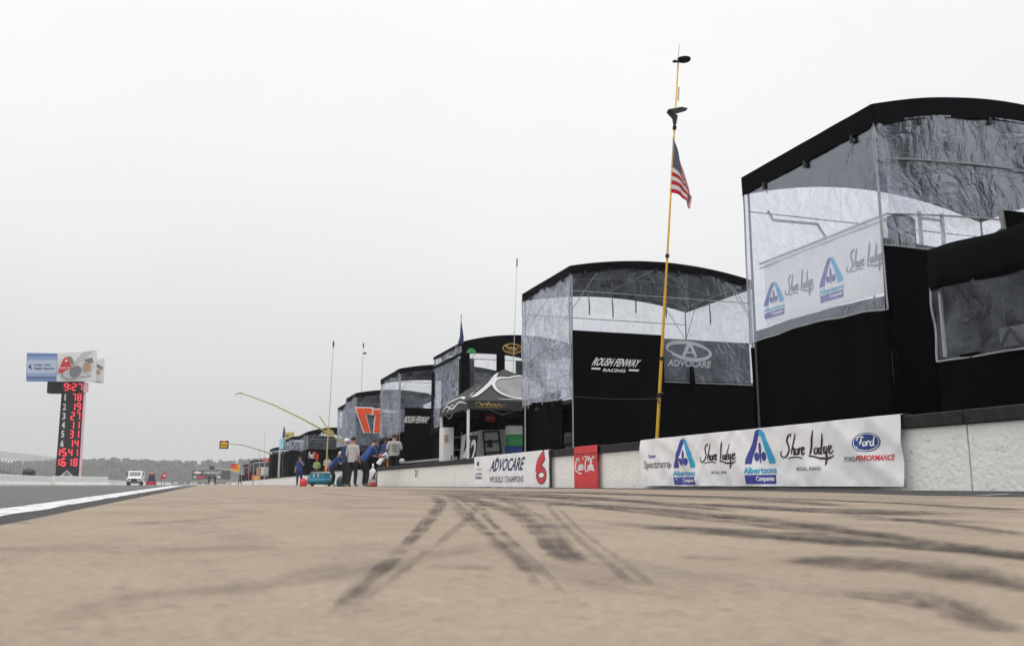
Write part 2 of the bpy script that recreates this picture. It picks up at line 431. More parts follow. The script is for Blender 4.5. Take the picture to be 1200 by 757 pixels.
# hand lettered words, strokes in a unit box
def script_shore(d, box, wd):
    st = [
     [(.19,.86),(.215,.98),(.17,.93),(.135,.75),(.15,.58),(.165,.42),(.13,.22),(.07,.12),(.02,.18),(.01,.30),(.035,.38)],
     [(.29,1.0),(.26,.75),(.225,.45),(.20,.22)], [(.205,.28),(.235,.42),(.265,.44),(.262,.32),(.26,.22),(.275,.2)],
     [(.32,.43),(.292,.38),(.285,.27),(.305,.2),(.33,.26),(.335,.38),(.318,.43)],
     [(.355,.44),(.352,.3),(.35,.2)], [(.353,.33),(.372,.44),(.392,.44)],
     [(.40,.32),(.43,.38),(.428,.45),(.408,.44),(.398,.32),(.408,.2),(.435,.24),(.445,.28)],
     [(.12,.07),(.22,.11),(.34,.11),(.42,.05)],
     [(.60,1.06),(.575,.75),(.545,.4),(.515,.13)], [(.50,.14),(.56,.13),(.68,.06),(.82,.04),(.93,.12)],
     [(.51,.12),(.60,.10),(.70,.03),(.82,.01),(.93,.12)],
     [(.635,.43),(.605,.38),(.597,.27),(.617,.2),(.645,.26),(.65,.38),(.633,.43)],
     [(.70,.42),(.675,.38),(.665,.27),(.68,.2),(.705,.27)], [(.76,.92),(.735,.6),(.71,.3),(.715,.2),(.735,.22)],
     [(.80,.43),(.77,.42),(.757,.3),(.77,.21),(.795,.27)], [(.81,.46),(.80,.2),(.79,-.05),(.775,-.22)],
     [(.845,.32),(.885,.38),(.883,.45),(.858,.44),(.843,.32),(.855,.2),(.89,.22),(.92,.3)]]
    for p in st: d.rstroke(p, box, wd)
def script_cola(d, box, wd):
    def low(k, x): pass
    st = [
     [(.17,.72),(.20,.86),(.12,.93),(.05,.78),(.02,.52),(.04,.32),(.10,.24),(.16,.33)],
     [(.10,.24),(.20,.16),(.30,.14),(.24,.08)],
     [(.21,.60),(.175,.5),(.18,.36),(.21,.32),(.24,.42),(.235,.56),(.21,.60)],
     [(.31,.54),(.285,.60),(.265,.48),(.27,.36),(.30,.33),(.325,.42)],
     [(.39,.58),(.355,.58),(.345,.42),(.365,.33),(.39,.42)], [(.395,.60),(.39,.40),(.41,.33)],
     [(.435,.47),(.475,.47)],
     [(.66,.72),(.69,.82),(.61,.90),(.53,.72),(.50,.46),(.52,.28),(.58,.22),(.63,.30)],
     [(.36,.88),(.50,1.0),(.66,.98),(.80,.86),(.92,.98),(.98,.88)],
     [(.68,.56),(.645,.46),(.65,.32),(.68,.28),(.71,.38),(.705,.52),(.68,.56)],
     [(.755,.34),(.80,.70),(.79,.86),(.765,.72),(.755,.42),(.78,.28)],
     [(.87,.54),(.835,.54),(.825,.38),(.845,.29),(.87,.38)], [(.88,.58),(.875,.36),(.90,.28),(.95,.34)]]
    for p in st: d.rstroke(p, box, wd, cal=.6)
def albertsons(parent, sf, box, off=.004):
    x0, y0, x1, y1 = box
    def q(P): return [(x0 + (x1 - x0) * x, y0 + (y1 - y0) * y) for x, y in P]
    w_, h_ = x1 - x0, y1 - y0
    Decal().poly(q([(.02, .37), (.03, .46), (.38, .97), (.46, 1.0), (.60, .99), (.47, .86), (.27, .50), (.24, .37)])).build('left_stroke', 'indigo', parent, sf, off)
    dd = Decal()
    dd.ell(*q([(.385, .50)])[0], w_ * .075, h_ * .085, 16, rot=.5).ell(*q([(.615, .50)])[0], w_ * .075, h_ * .085, 16, rot=-.5).ell(*q([(.50, .62)])[0], w_ * .048, h_ * .14, 16).poly(q([(.485, .38), (.515, .38), (.52, .50), (.48, .50)]))
    dd.build('leaf_emblem', 'indigo', parent, sf, off)
    Decal().poly(q([(.98, .37), (.97, .46), (.66, .95), (.56, 1.0), (.50, .93), (.58, .86), (.74, .50), (.77, .37)])).build('right_stroke', 'cyan', parent, sf, off + .003)
    Decal().text('Albertsons', (x0, y0 + h_ * .19, x1, y0 + h_ * .31)).build('emblem_lettering', 'cyan', parent, sf, off + .003)
    Decal().poly(q([(.03, 0), (.97, 0), (.97, .165), (.03, .165)])).build('emblem_band', 'indigo', parent, sf, off)
    Decal().text('Companies', q([(.40, .03)])[0] + q([(.93, .14)])[0]).build('band_lettering', 'banner_white', parent, sf, off + .005)

# ================================================================= GROUND
def plane(name, x0, x1, y0, y1, z, m, ny=1, nx=1, kind='structure'):
    mb = MB(); mb.grid(lambda u, v: (x0 + (x1 - x0) * u, y0 + (y1 - y0) * v, z), nx, ny)
    o = mb.build(name, m); o['kind'] = kind; return o
M['grass'] = mat('grass', (.07, .09, .04), .9, var=.3, scale=.3)
M['asphalt'] = mat('asphalt', (.135, .135, .138), .85, var=.10, scale=1.4, bump=.6, bscale=220, stretch=(1, .3, 1), blotch=((.09, .09, .09), 3, .60, .5), spec=.25)
M['asphalt_dark'] = mat('asphalt_dark', (.075, .073, .072), .88, var=.2, scale=4, bump=.6, bscale=200, spec=.2)
def concrete():
    m, t, b = nodes('pit_concrete')
    b.inputs['Roughness'].default_value = .9; b.inputs['Specular IOR Level'].default_value = .18
    tc = t.nodes.new('ShaderNodeTexCoord')
    def nz(scale, det, st=None, rough=.65):
        v = tc.outputs['Object']
        if st:
            mp = t.nodes.new('ShaderNodeMapping'); mp.inputs['Scale'].default_value = st; t.links.new(v, mp.inputs[0]); v = mp.outputs[0]
        n = t.nodes.new('ShaderNodeTexNoise'); n.inputs['Scale'].default_value = scale; n.inputs['Detail'].default_value = det
        n.inputs['Roughness'].default_value = rough; t.links.new(v, n.inputs['Vector']); return n.outputs[0]
    def ramp(a, p0, c0, p1, c1):
        r = t.nodes.new('ShaderNodeValToRGB'); r.color_ramp.elements[0].position = p0; r.color_ramp.elements[1].position = p1
        r.color_ramp.elements[0].color = c0 + (1,); r.color_ramp.elements[1].color = c1 + (1,); t.links.new(a, r.inputs[0]); return r.outputs[0]
    def mixc(f, a, bb, mode='MIX'):
        mm = t.nodes.new('ShaderNodeMix'); mm.data_type = 'RGBA'; mm.blend_type = mode
        if isinstance(f, float): mm.inputs[0].default_value = f
        else: t.links.new(f, mm.inputs[0])
        t.links.new(a, mm.inputs[6])
        if isinstance(bb, tuple): mm.inputs[7].default_value = bb + (1,)
        else: t.links.new(bb, mm.inputs[7])
        return mm.outputs[2]
    c = ramp(nz(2.2, 6), .35, (.305, .243, .186), .68, (.365, .293, .226))
    fine = ramp(nz(90, 5, rough=.8), .32, (.74, .74, .75), .68, (1.14, 1.14, 1.13))
    c = mixc(1.0, c, fine, 'MULTIPLY')
    # faint old rubber along the lane and scattered stains
    r1 = t.nodes.new('ShaderNodeMapRange'); r1.inputs[1].default_value = .50; r1.inputs[2].default_value = .78; r1.inputs[4].default_value = .9
    t.links.new(nz(3.0, 6, (1.0, .35, 1), .7), r1.inputs[0])
    c = mixc(r1.outputs[0], c, (.15, .128, .112))
    r2 = t.nodes.new('ShaderNodeMapRange'); r2.inputs[1].default_value = .60; r2.inputs[2].default_value = .74; r2.inputs[4].default_value = .85
    t.links.new(nz(26, 4, (1, 1, 1), .6), r2.inputs[0])
    c = mixc(r2.outputs[0], c, (.17, .14, .118))
    r3 = t.nodes.new('ShaderNodeMapRange'); r3.inputs[1].default_value = .60; r3.inputs[2].default_value = .70; r3.inputs[4].default_value = .55
    t.links.new(nz(9, 5, (1, .6, 1), .75), r3.inputs[0])
    c = mixc(r3.outputs[0], c, (.40, .345, .285))
    r4 = t.nodes.new('ShaderNodeMapRange'); r4.inputs[1].default_value = .70; r4.inputs[2].default_value = .74; r4.inputs[4].default_value = .8
    t.links.new(nz(70, 3), r4.inputs[0])
    c = mixc(r4.outputs[0], c, (.09, .08, .075))
    t.links.new(c, b.inputs['Base Color'])
    bp = t.nodes.new('ShaderNodeBump'); bp.inputs['Strength'].default_value = .6; bp.inputs['Distance'].default_value = .005
    t.links.new(nz(160, 3), bp.inputs['Height']); t.links.new(bp.outputs[0], b.inputs['Normal'])
    return m
M['pit_concrete'] = concrete()
plane('ground', -2500, 2500, -200, 4000, -.06, 'grass')
plane('track', -46, -.50, -60, 700, -.004, 'asphalt')
me = bpy.data.meshes.new('pit_lane')
ed_ = [(-60, 4.4), (0, 4.5), (5, 4.65), (7.5, 5.8), (9.7, 6.45), (14, 6.82), (60, 6.9), (420, 6.9)]
me.from_pydata([(x_, y_, 0) for y_, b_ in ed_ for x_ in (-.34, b_)], [], [[2 * i, 2 * i + 1, 2 * i + 3, 2 * i + 2] for i in range(len(ed_) - 1)])
me.materials.append(M['pit_concrete']); o = bpy.data.objects.new('pit_lane', me); COL.objects.link(o); o['kind'] = 'structure'
plane('pit_lane_seam', -.56, -.32, -60, 420, -.0035, 'asphalt_dark')
gv = []; gf = []
for y_, b_ in ed_ if 'ed_' in dir() else ():
    gv += [(b_ - .15, y_, -.003), (b_ + .02, y_, .0015), (6.98, y_, .016), (40, y_, .016)]
for i in range(len(gv) // 4 - 1):
    for k in range(3): a_ = 4 * i + k; gf.append([a_, a_ + 1, a_ + 5, a_ + 4])
me = bpy.data.meshes.new('gutter'); me.from_pydata(gv, [], gf); me.materials.append(M['asphalt_dark']); o = bpy.data.objects.new('gutter', me); COL.objects.link(o); o['kind'] = 'structure'

M['line_white'] = worn('line_white', (.66, .66, .67), .7, 12, .36, .46, .95, (1, .35, 1), .25)
M['line_faint'] = worn('line_faint', (.72, .70, .68), .8, 10, .35, .62, .8, (.5, 2, 1))
M['joint_dark'] = worn('joint_dark', (.10, .09, .085), .9, 8, .3, .5, .85, (.6, 2, 1))
def rubber(name, col, amax, thr):
    """streaky rubber film: tread lines along the mark, broken edges and gaps"""
    m, t, b = nodes(name)
    b.inputs['Base Color'].default_value = tuple(col) + (1,); b.inputs['Roughness'].default_value = .85; b.inputs['Specular IOR Level'].default_value = .15
    tr = t.nodes.new('ShaderNodeAttribute'); tr.attribute_name = 'track'
    at = t.nodes.new('ShaderNodeAttribute'); at.attribute_name = 'edge'
    tc = t.nodes.new('ShaderNodeTexCoord')
    def nz(vec, scale, st, det=5):
        mp = t.nodes.new('ShaderNodeMapping'); mp.inputs['Scale'].default_value = st; t.links.new(vec, mp.inputs[0])
        n = t.nodes.new('ShaderNodeTexNoise'); n.inputs['Scale'].default_value = scale; n.inputs['Detail'].default_value = det; n.inputs['Roughness'].default_value = .7
        t.links.new(mp.outputs[0], n.inputs['Vector']); return n.outputs[0]
    def math_(op, a, bb, c=None):
        n = t.nodes.new('ShaderNodeMath'); n.operation = op
        for k, v in enumerate((a, bb, c)):
            if v is None: continue
            if isinstance(v, (int, float)): n.inputs[k].default_value = v
            else: t.links.new(v, n.inputs[k])
        return n.outputs[0]
    streak = nz(tr.outputs['Vector'], 1.0, (3.2, .9, 1), 4)
    patch = nz(tc.outputs['Object'], 7, (1, 1, 1), 6)
    grain = nz(tc.outputs['Object'], 55, (1, 1, 1), 3)
    v = math_('MULTIPLY_ADD', streak, 1.7, math_('MULTIPLY', patch, 2.3)); v = math_('MULTIPLY_ADD', grain, 1.1, v)
    v = math_('MULTIPLY_ADD', at.outputs['Fac'], .65, v)
    mr = t.nodes.new('ShaderNodeMapRange'); mr.inputs[1].default_value = thr; mr.inputs[2].default_value = thr + .75; mr.inputs[4].default_value = amax
    t.links.new(v, mr.inputs[0])
    rim = t.nodes.new('ShaderNodeMapRange'); rim.inputs[2].default_value = .25; t.links.new(at.outputs['Fac'], rim.inputs[0])
    t.links.new(math_('MULTIPLY', mr.outputs[0], rim.outputs[0]), b.inputs['Alpha'])
    return m
M['tyre_rubber'] = rubber('tyre_rubber', (.068, .061, .058), .64, 2.75)
M['tyre_faint'] = rubber('tyre_faint', (.09, .08, .075), .42, 2.80)
M['tyre_scuff'] = rubber('tyre_scuff', (.10, .085, .075), .20, 2.80)
M['stain_red'] = worn('stain_red', (.6, .2, .18), .85, 9, .4, .6, .45, (1, 1, 1))
def ribbon(name, pts, widths, m, z=.002, nw=4, jitter=0.0):
    """film on the paving along a ground polyline; 'edge' fades its rim"""
    P = cr_spline([(p[0], p[1]) for p in pts], 10) if len(pts) > 2 else [(pts[0][0] + (pts[1][0] - pts[0][0]) * i / 30, pts[0][1] + (pts[1][1] - pts[0][1]) * i / 30) for i in range(31)]
    n = len(P); vs = []; ed = []; fs = []; tk = []; acc = 0.0; sd0 = random.random() * 50
    for i, p in enumerate(P):
        if i: acc += math.hypot(p[0] - P[i - 1][0], p[1] - P[i - 1][1])
        a = P[max(0, i - 1)]; b = P[min(n - 1, i + 1)]; d = Vector((b[0] - a[0], b[1] - a[1])).normalized(); nn = Vector((-d.y, d.x))
        f = i / (n - 1) * (len(widths) - 1); k = min(int(f), len(widths) - 2); wd = widths[k] + (widths[k + 1] - widths[k]) * (f - k)
        for j in range(nw + 1):
            u = j / nw * 2 - 1; jj = jitter * mn.noise(Vector((i * .4, j * 2.0, z * 900)))
            q = Vector(p) + nn * (u * wd / 2 + jj * wd); vs.append((q.x, q.y, z)); tk.append((u * 2.0 + sd0, acc / max(.02, widths[0] * 8) ** .5, sd0))
            ed.append((1 - abs(u) ** 2) ** .7 * min(1, min(i, n - 1 - i) / (n * .12)))
    for i in range(n - 1):
        for j in range(nw):
            a = i * (nw + 1) + j; fs.append([a, a + 1, a + nw + 2, a + nw + 1])
    me = bpy.data.meshes.new(name); me.from_pydata(vs, [], fs); me.materials.append(M[m])
    at = me.attributes.new('edge', 'FLOAT', 'POINT')
    for i, e in enumerate(ed): at.data[i].value = e
    a2 = me.attributes.new('track', 'FLOAT_VECTOR', 'POINT')
    for i, e in enumerate(tk): a2.data[i].vector = e
    o = bpy.data.objects.new(name, me); COL.objects.link(o); o['kind'] = 'structure'; return o
def solidline(name, x0, x1, y0, y1, z, m, ny=200, wob=.012):
    vs = []; fs = []; ed = []
    for i in range(ny + 1):
        y = y0 + (y1 - y0) * (i / ny) ** 2.2
        a = wob * mn.noise(Vector((y * 1.7, 3, 0))); b = wob * mn.noise(Vector((y * 1.7, 9, 0)))
        vs += [(x0 - .023 * y + a, y, z), (x1 - .013 * y + b, y, z)]
    fs = [[2 * i, 2 * i + 1, 2 * i + 3, 2 * i + 2] for i in range(ny)]
    me = bpy.data.meshes.new(name); me.from_pydata(vs, [], fs); me.materials.append(M[m])
    at = me.attributes.new('edge', 'FLOAT', 'POINT')
    for i in range(len(vs)): at.data[i].value = 1
    o = bpy.data.objects.new(name, me); COL.objects.link(o); o['kind'] = 'structure'
solidline('lane_edge_line', -.520, -.420, -.5, 90, -.0024, 'line_white', 260, .02)
# stall line across the lane, with a sealed joint on both sides
ribbon('stall_line', [(-.38, 4.02), (7.0, 4.75)], [.10, .10], 'line_faint', .0018, 2)
ribbon('lane_joint', [(-.38, 3.78), (6.9, 4.50)], [.07, .07], 'joint_dark', .0012, 2)
ribbon('lane_joint', [(-.38, 4.32), (6.9, 5.05)], [.10, .10], 'joint_dark', .0012, 2)
ribbon('stall_line', [(-.38, 8.4), (4.75, 9.1)], [.10, .10], 'line_faint', .0018, 2)
for yy in (12.5, 21, 30):
    ribbon('lane_joint', [(-.38, yy), (4.75, yy + .3)], [.10, .10], 'joint_dark', .0012, 2)
def g(x, y): p = pG(x, y); return (p.x, p.y)
def mark(pix, ws, m, z, name='tyre_mark', jit=.12):
    cx_ = sum(p[0] for p in pix) / len(pix)
    ribbon(name, [g(*p) for p in pix], [w_ * (.72 if cx_ < 760 else 1.15) for w_ in ws], m, z, 6, jit)
    if m != 'tyre_scuff' and len(pix) > 3:      # lighter neighbours laid down by other cars
        for q_, (dx_, dy_) in enumerate(((24, 3), (-34, -2))[:1 if cx_ < 760 else 2]):
            ribbon(name, [g(x_ + dx_ * (.4 + i_ * .25), y_ + dy_ * (.5 + i_ * .3) if y_ > 590 else y_) for i_, (x_, y_) in enumerate(pix)], [w_ * .4 for w_ in ws], 'tyre_faint', z + .00021 + .00013 * q_, 6, .2)
mark([(1260, 668), (1180, 650), (1080, 641), (985, 636), (905, 627), (820, 621), (745, 616)], [.05, .10, .12, .14, .20, .18, .1], 'tyre_rubber', .0021)
mark([(1260, 700), (1200, 686), (1130, 675), (1070, 662), (1010, 660), (950, 666)], [.045, .065, .08, .10, .13, .08], 'tyre_rubber', .0025)
mark([(1170, 645), (1090, 636), (990, 622), (900, 611), (820, 602), (720, 594), (600, 588)], [.03, .06, .08, .12, .14, .2, .2], 'tyre_rubber', .0028)
mark([(1130, 604), (1060, 602), (980, 598), (900, 595), (800, 590)], [.3, .4, .35, .3, .2], 'tyre_rubber', .0016)
mark([(1180, 612), (1100, 611), (1040, 608)], [.2, .25, .2], 'tyre_faint', .0017)
mark([(372, 732), (410, 700), (440, 675), (470, 645), (492, 622), (510, 600), (516, 588), (505, 580)], [.012, .026, .03, .034, .04, .07, .1, .12], 'tyre_rubber', .0022)
mark([(690, 662), (660, 650), (637, 628), (618, 610), (590, 596), (552, 586), (520, 578)], [.05, .06, .06, .08, .12, .2, .3], 'tyre_rubber', .0023)
mark([(640, 680), (600, 655), (570, 625), (545, 605), (530, 590)], [.02, .035, .035, .05, .08], 'tyre_faint', .0024)
mark([(275, 605), (200, 612), (150, 614)], [.08, .12, .08], 'tyre_faint', .0019)
mark([(600, 632), (480, 655), (330, 682), (180, 700), (60, 735)], [.10, .16, .16, .12, .08], 'tyre_scuff', .0019)
mark([(1000, 690), (900, 700), (760, 690), (640, 670)], [.06, .10, .10, .06], 'tyre_scuff', .00195)
mark([(330, 640), (180, 645), (20, 640)], [.2, .3, .2], 'tyre_scuff', .00192)
mark([(1190, 745), (1130, 722), (1080, 700), (1040, 694)], [.03, .04, .05, .03], 'tyre_faint', .0018)
mark([(1150, 712), (1080, 708), (1020, 700), (980, 694)], [.02, .03, .03, .02], 'tyre_faint', .0027)
mark([(580, 667), (530, 665), (500, 664)], [.04, .05, .04], 'tyre_faint', .0018)
mark([(870, 657), (830, 655), (790, 652)], [.03, .05, .03], 'tyre_faint', .0018)
mark([(178, 664), (150, 664), (118, 663)], [.02, .04, .02], 'stain_red', .0018, 'paint_stain')
mark([(40, 613), (10, 613), (-30, 613)], [.05, .07, .05], 'tyre_rubber', .0019)
mark([(700, 590), (600, 580), (480, 575), (420, 573)], [.15, .3, .5, .6], 'tyre_faint', .0015)
mark([(860, 600), (740, 588), (620, 579), (500, 574)], [.1, .25, .5, .8], 'tyre_rubber', .0014)
mark([(1000, 594), (880, 585), (760, 580), (640, 575)], [.25, .4, .6, .8], 'tyre_faint', .0013)

ribbon('gutter_line', [g(1140, 582.3), g(1240, 576)], [.07, .07], 'line_white', .0075, 2)
rl = random.Random(11)
for i in range(16):      # many old faint marks running down the lane and peeling towards the wall
    x0_ = rl.uniform(.4, 6.2); y0_ = rl.uniform(1.2, 5); L_ = rl.uniform(5, 22); dxx = rl.uniform(-.5, .25) * (1 if x0_ > 2 else .4)
    pts_ = [(x0_, y0_), (x0_ + dxx * .25, y0_ + L_ * .33), (x0_ + dxx * .6, y0_ + L_ * .66), (x0_ + dxx * 1.6, y0_ + L_)]
    for dd_ in ((0, 1.6) if i % 3 == 0 and x0_ < 4.4 else (0,)):
        ribbon('tyre_mark', [(a_ + dd_, b_) for a_, b_ in pts_], [rl.uniform(.03, .06), rl.uniform(.06, .16), rl.uniform(.08, .2)], 'tyre_faint', .0009 + .00006 * i, 6, .1)
mark([(505, 577), (640, 582), (800, 590), (960, 600), (1100, 613), (1230, 632)], [.5, .22, .10, .07, .06, .05], 'tyre_rubber', .00125)
mark([(490, 577), (600, 585), (720, 597), (860, 612), (990, 626), (1110, 640), (1230, 650)], [.4, .15, .09, .06, .05, .05, .04], 'tyre_faint', .0031)
mark([(560, 575), (760, 580), (960, 586), (1130, 594), (1230, 600)], [.6, .3, .2, .14, .1], 'tyre_rubber', .00118)
mark([(640, 590), (660, 615), (700, 650), (760, 700)], [.05, .03, .02, .015], 'tyre_faint', .0026)
mark([(525, 582), (548, 600), (590, 640), (640, 700)], [.08, .04, .02, .012], 'tyre_faint', .00165)

# ================================================================= PIT WALL
WX = 7.0; WH = .79
def wallY(px): return pX(px, 545, WX - .09).y
def pit_wall(A, B, h, label, joint=4.3, capd=.14, th=.30, group='white pit walls'):
    A, B = Vector(A + (0,)), Vector(B + (0,)); d = (B - A); L = d.length; d.normalize(); n = Vector((-d.y, d.x, 0))
    if n.x > 0: n = -n          # track side
    t = thing('pit_wall', A, label, 'wall', group)
    k = max(1, round(L / joint)); g_ = .022
    for i in range(k):
        a = A + d * (L * i / k + g_ / 2); b = A + d * (L * (i + 1) / k - g_ / 2)
        mb = MB()
        nn = max(3, int((b - a).length / .35))
        mb.grid(lambda u, v: a + (b - a) * u + Vector((0, 0, (h - capd) * v - .02 * (v == 0))) + n * (.006 * mn.noise(Vector((u * 9 + i * 7, v * 5, 1)))), nn, 4)
        mb.grid(lambda u, v: b + (a - b) * u - n * th + Vector((0, 0, (h - capd) * v)), nn, 4)
        mb.add([a, a - n * th, a - n * th + Vector((0, 0, h - capd)), a + Vector((0, 0, h - capd))], [[0, 1, 2, 3]])
        mb.add([b, b - n * th, b - n * th + Vector((0, 0, h - capd)), b + Vector((0, 0, h - capd))], [[0, 1, 2, 3]])
        mb.build('wall_block', 'wall_white', t)
    c = MB(); rz = math.atan2(d.y, d.x)
    for i in range(max(1, round(L / 6))):
        kk = max(1, round(L / 6)); ctr = A + d * (L * (i + .5) / kk) - n * (th / 2 - .02) + Vector((0, 0, h - capd / 2 + .001))
        c.box(ctr, (L / kk - .01, th + .05, capd), rz=rz)
    for i in range(int(L / 1.1)):
        p = A + d * (i * 1.1 + .4 + .3 * random.random()) + n * .046 + Vector((0, 0, h - capd * .45))
        if random.random() < .6: c.box(p, (.03, .012, .03), rz=rz)
    c.build('wall_cap', 'cap_black', t)
    return t
wa = pit_wall((WX, .64), (WX, 38.4), WH, 'long white chipped pit wall with a black cap carrying the sponsor banners', 6.3)
wb = pit_wall((7.3, 43), (5.55, 50.0), .80, 'short angled white wall behind the teal compressor', 4, .05)
wc = pit_wall((7.0, 66), (7.0, 240), .78, 'distant white pit wall running away beyond the opening', 8, .05)
# grime line and number on the wall
sfw = surf((WX - .012, 0, 0), (0, -1, 0), (0, 0, 1), (-1, 0, 0))
yq = pX(488, 557, WX).y
Decal().text('21', (-yq - .22, .36, -yq + .22, .58)).build('stencil_number', 'ink_gray', wa, sfw, .002)
sc_ = MB(); rs = random.Random(5)
for i in range(170):     # gouges and rubber scuffs in the paint
    y = 5.2 + 33 * rs.random() ** 1.5; z_ = .03 + .58 * rs.random(); l_ = .010 + .035 * rs.random() ** 2; a_ = rs.uniform(-1.2, 1.2); th_ = .0015 + .003 * rs.random()
    d_ = Vector((0, math.cos(a_), math.sin(a_))) * l_; n_ = Vector((0, -math.sin(a_), math.cos(a_))) * th_; c_ = Vector((WX - .0095, y, z_))
    sc_.add([c_ - d_, c_ - d_ * .2 + n_, c_ + d_ * .6 + n_ * .6, c_ + d_, c_ + d_ * .1 - n_], [[0, 1, 2, 3, 4]])
sc_.build('paint_scuffs', 'ink_gray', wa, recalc=False)
db = MB()
for i in range(60):      # broken edge and debris at the foot of the wall
    y = 5.5 + i * .34 + random.random() * .2; r_ = .008 + .016 * random.random() ** 2
    db.lathe((WX - .06 - .1 * random.random(), y, 0), [(r_ * 1.6, 0), (r_, r_ * .4), (r_ * .3, r_ * .5)], 5)
db.build('wall_grit', 'asphalt_dark', wa)

# ---- banner 1
def banner(name, x0, x1, z0, z1, m, label, amp, seed, group='banners hung on the pit wall'):
    Y0, Y1 = wallY(x0), wallY(x1)
    sf = surf((WX - .092, Y0, 0), (0, -1, 0), (0, 0, 1), (-1, 0, 0), creased(amp, seed))
    t = thing(name, (WX - .055, (Y0 + Y1) / 2, z0), label, 'banner', group)
    mb = MB(); L = Y0 - Y1
    sheet(mb, sf, 0, L, z0, z1, .05, bot=lambda s: .006 * mn.noise(Vector((s * 2, seed, 0))))
    mb.build('banner_cloth', m, t, smooth=True)
    mb = MB()      # the top edge folded back over the wall cap
    mb.grid(lambda u, v: sf(L * u, z1) + Vector((.18 * v, 0, .012 * math.sin(v * 3.1))), int(L / .1), 3)
    mb.build('banner_fold', m, t, smooth=True)
    return t, sf, Y0, L
tb, sf, Y0, L = banner('sponsor_banner', 752, 1059, .055, .80, 'banner_white', 'long white banner with blue leaf emblems, script lettering and a blue oval', .034, 2)
def sx_(px): return Y0 - wallY(px)
def tz(px, y): return pX(px, y, WX).z
albertsons(tb, sf, (sx_(789), .075, sx_(816), .76))
albertsons(tb, sf, (sx_(874), .085, sx_(910), .79))
d = Decal(); script_shore(d, (sx_(821), .36, sx_(869), .66), .026); d.build('script_lettering', 'ink_dark', tb, sf, .004)
d = Decal(); script_shore(d, (sx_(916), .37, sx_(984), .70), .026); d.build('script_lettering', 'ink_dark', tb, sf, .004)
Decal().text('MCCALL, IDAHO', (sx_(834), .22, sx_(853), .265)).build('small_lettering', 'ink_gray', tb, sf, .004)
Decal().text('MCCALL, IDAHO', (sx_(934), .235, sx_(963), .285)).build('small_lettering', 'ink_gray', tb, sf, .004)
fx0, fx1 = sx_(1003), sx_(1034); fc = (fx0 + fx1) / 2; fr_ = (fx1 - fx0) / 2
Decal().ell(fc, .535, fr_, .105, 40).build('oval_badge', 'ford_blue', tb, sf, .004)
d = Decal().ring(fc, .535, fr_ * .9, .092, .008)
bx = (fc - fr_ * .68, .475, fc + fr_ * .68, .60)
for p in [[(.0,.62),(.06,.9),(.24,.98),(.40,.86)], [(.26,.95),(.2,.5),(.1,.1),(.0,.1)], [(.08,.52),(.34,.56)],
          [(.42,.55),(.33,.4),(.36,.16),(.46,.2),(.48,.45),(.42,.55)], [(.54,.56),(.53,.3),(.55,.14)], [(.54,.42),(.62,.56),(.68,.5)],
          [(.84,.5),(.74,.5),(.70,.26),(.78,.14),(.85,.36)], [(.95,.98),(.88,.5),(.87,.2),(.96,.16)]]: d.rstroke(p, bx, .017)
d.build('badge_lettering', 'banner_white', tb, sf, .007)
Decal().text('FORD', (sx_(991), .33, sx_(1005), .385)).build('lettering', 'ink_gray', tb, sf, .004)
Decal().text('PERFORMANCE', (sx_(1005.5), .33, sx_(1050), .392), .02).build('lettering', 'red', tb, sf, .004)
Decal().text('Charter', (sx_(761), .50, sx_(770), .56)).build('small_lettering', 'indigo', tb, sf, .004)
Decal().text('Spectrum', (sx_(756), .30, sx_(783), .46)).poly([(sx_(783.5), .31), (sx_(787), .37), (sx_(783.5), .43)]).build('lettering', 'ink_gray', tb, sf, .004)
r_ = MB(); r_.tube([sf(.3, .05, .004), sf(L * .5, .042, .004), sf(L - .4, .048, .004)], .005, 5); r_.build('hem_cord', 'black', tb)
# ---- red banner
tr_, sf, Y0, L = banner('drink_banner', 673, 700.5, .0, .80, 'red', 'red banner with white script soft drink lettering hung over the wall', .008, 5)
d = Decal(); script_cola(d, (.06, .24, L - .08, .60), .045); d.build('script_lettering', 'white', tr_, sf, .004)
mb = MB(); mb.tube([sf(0, .66, .004), sf(L, .66, .004)], .006, 5); mb.build('seam', 'black', tr_)
# ---- white banner with 6
ta, sf, Y0, L = banner('racing_banner', 556, 643.5, .02, .80, 'banner_white', 'white banner with dark blue lettering and a red number six', .012, 8)
Decal().text('ADVOCARE', (sx_(574), .40, sx_(616), .70), .22).build('lettering', 'navy', ta, sf, .004)
Decal().text('WE BUILD CHAMPIONS', (sx_(574), .13, sx_(614), .28)).build('lettering', 'ink_gray', ta, sf, .004)
Decal().ring(sx_(583), .55, .18, .17, .03, a0=1, a1=4).ell(sx_(560.5), .62, .10, .06).text('RACING', (sx_(557.5), .33, sx_(565), .38)).text('SPEED', (sx_(557.5), .22, sx_(565), .29)).build('small_lettering', 'navy', ta, sf, .004)
Decal().text('WEEK', (sx_(558), .46, sx_(565), .49)).build('small_lettering', 'red', ta, sf, .004)
xc = sx_(634.5); k_ = (sx_(642) - sx_(627)) / 2
for nm, mt, of, gr in (('number_outline', 'navy', .003, .05), ('number', 'red', .007, 0)):
    dd = Decal(); dd.stroke([(xc + k_ * .55, .70 + gr * .2), (xc + k_ * .1, .62), (xc - k_ * .45, .48), (xc - k_ * .62, .33)], .20 + gr, cal=0, taper=False)
    dd.ring(xc, .28, k_ * .62, .125, .10 + gr * .8); dd.build(nm, mt, ta, sf, of)
mb = MB(); mb.box((WX - .075, wallY(644.6), .4), (.03, .05, .80)); mb.build('edge_batten', 'black', ta)

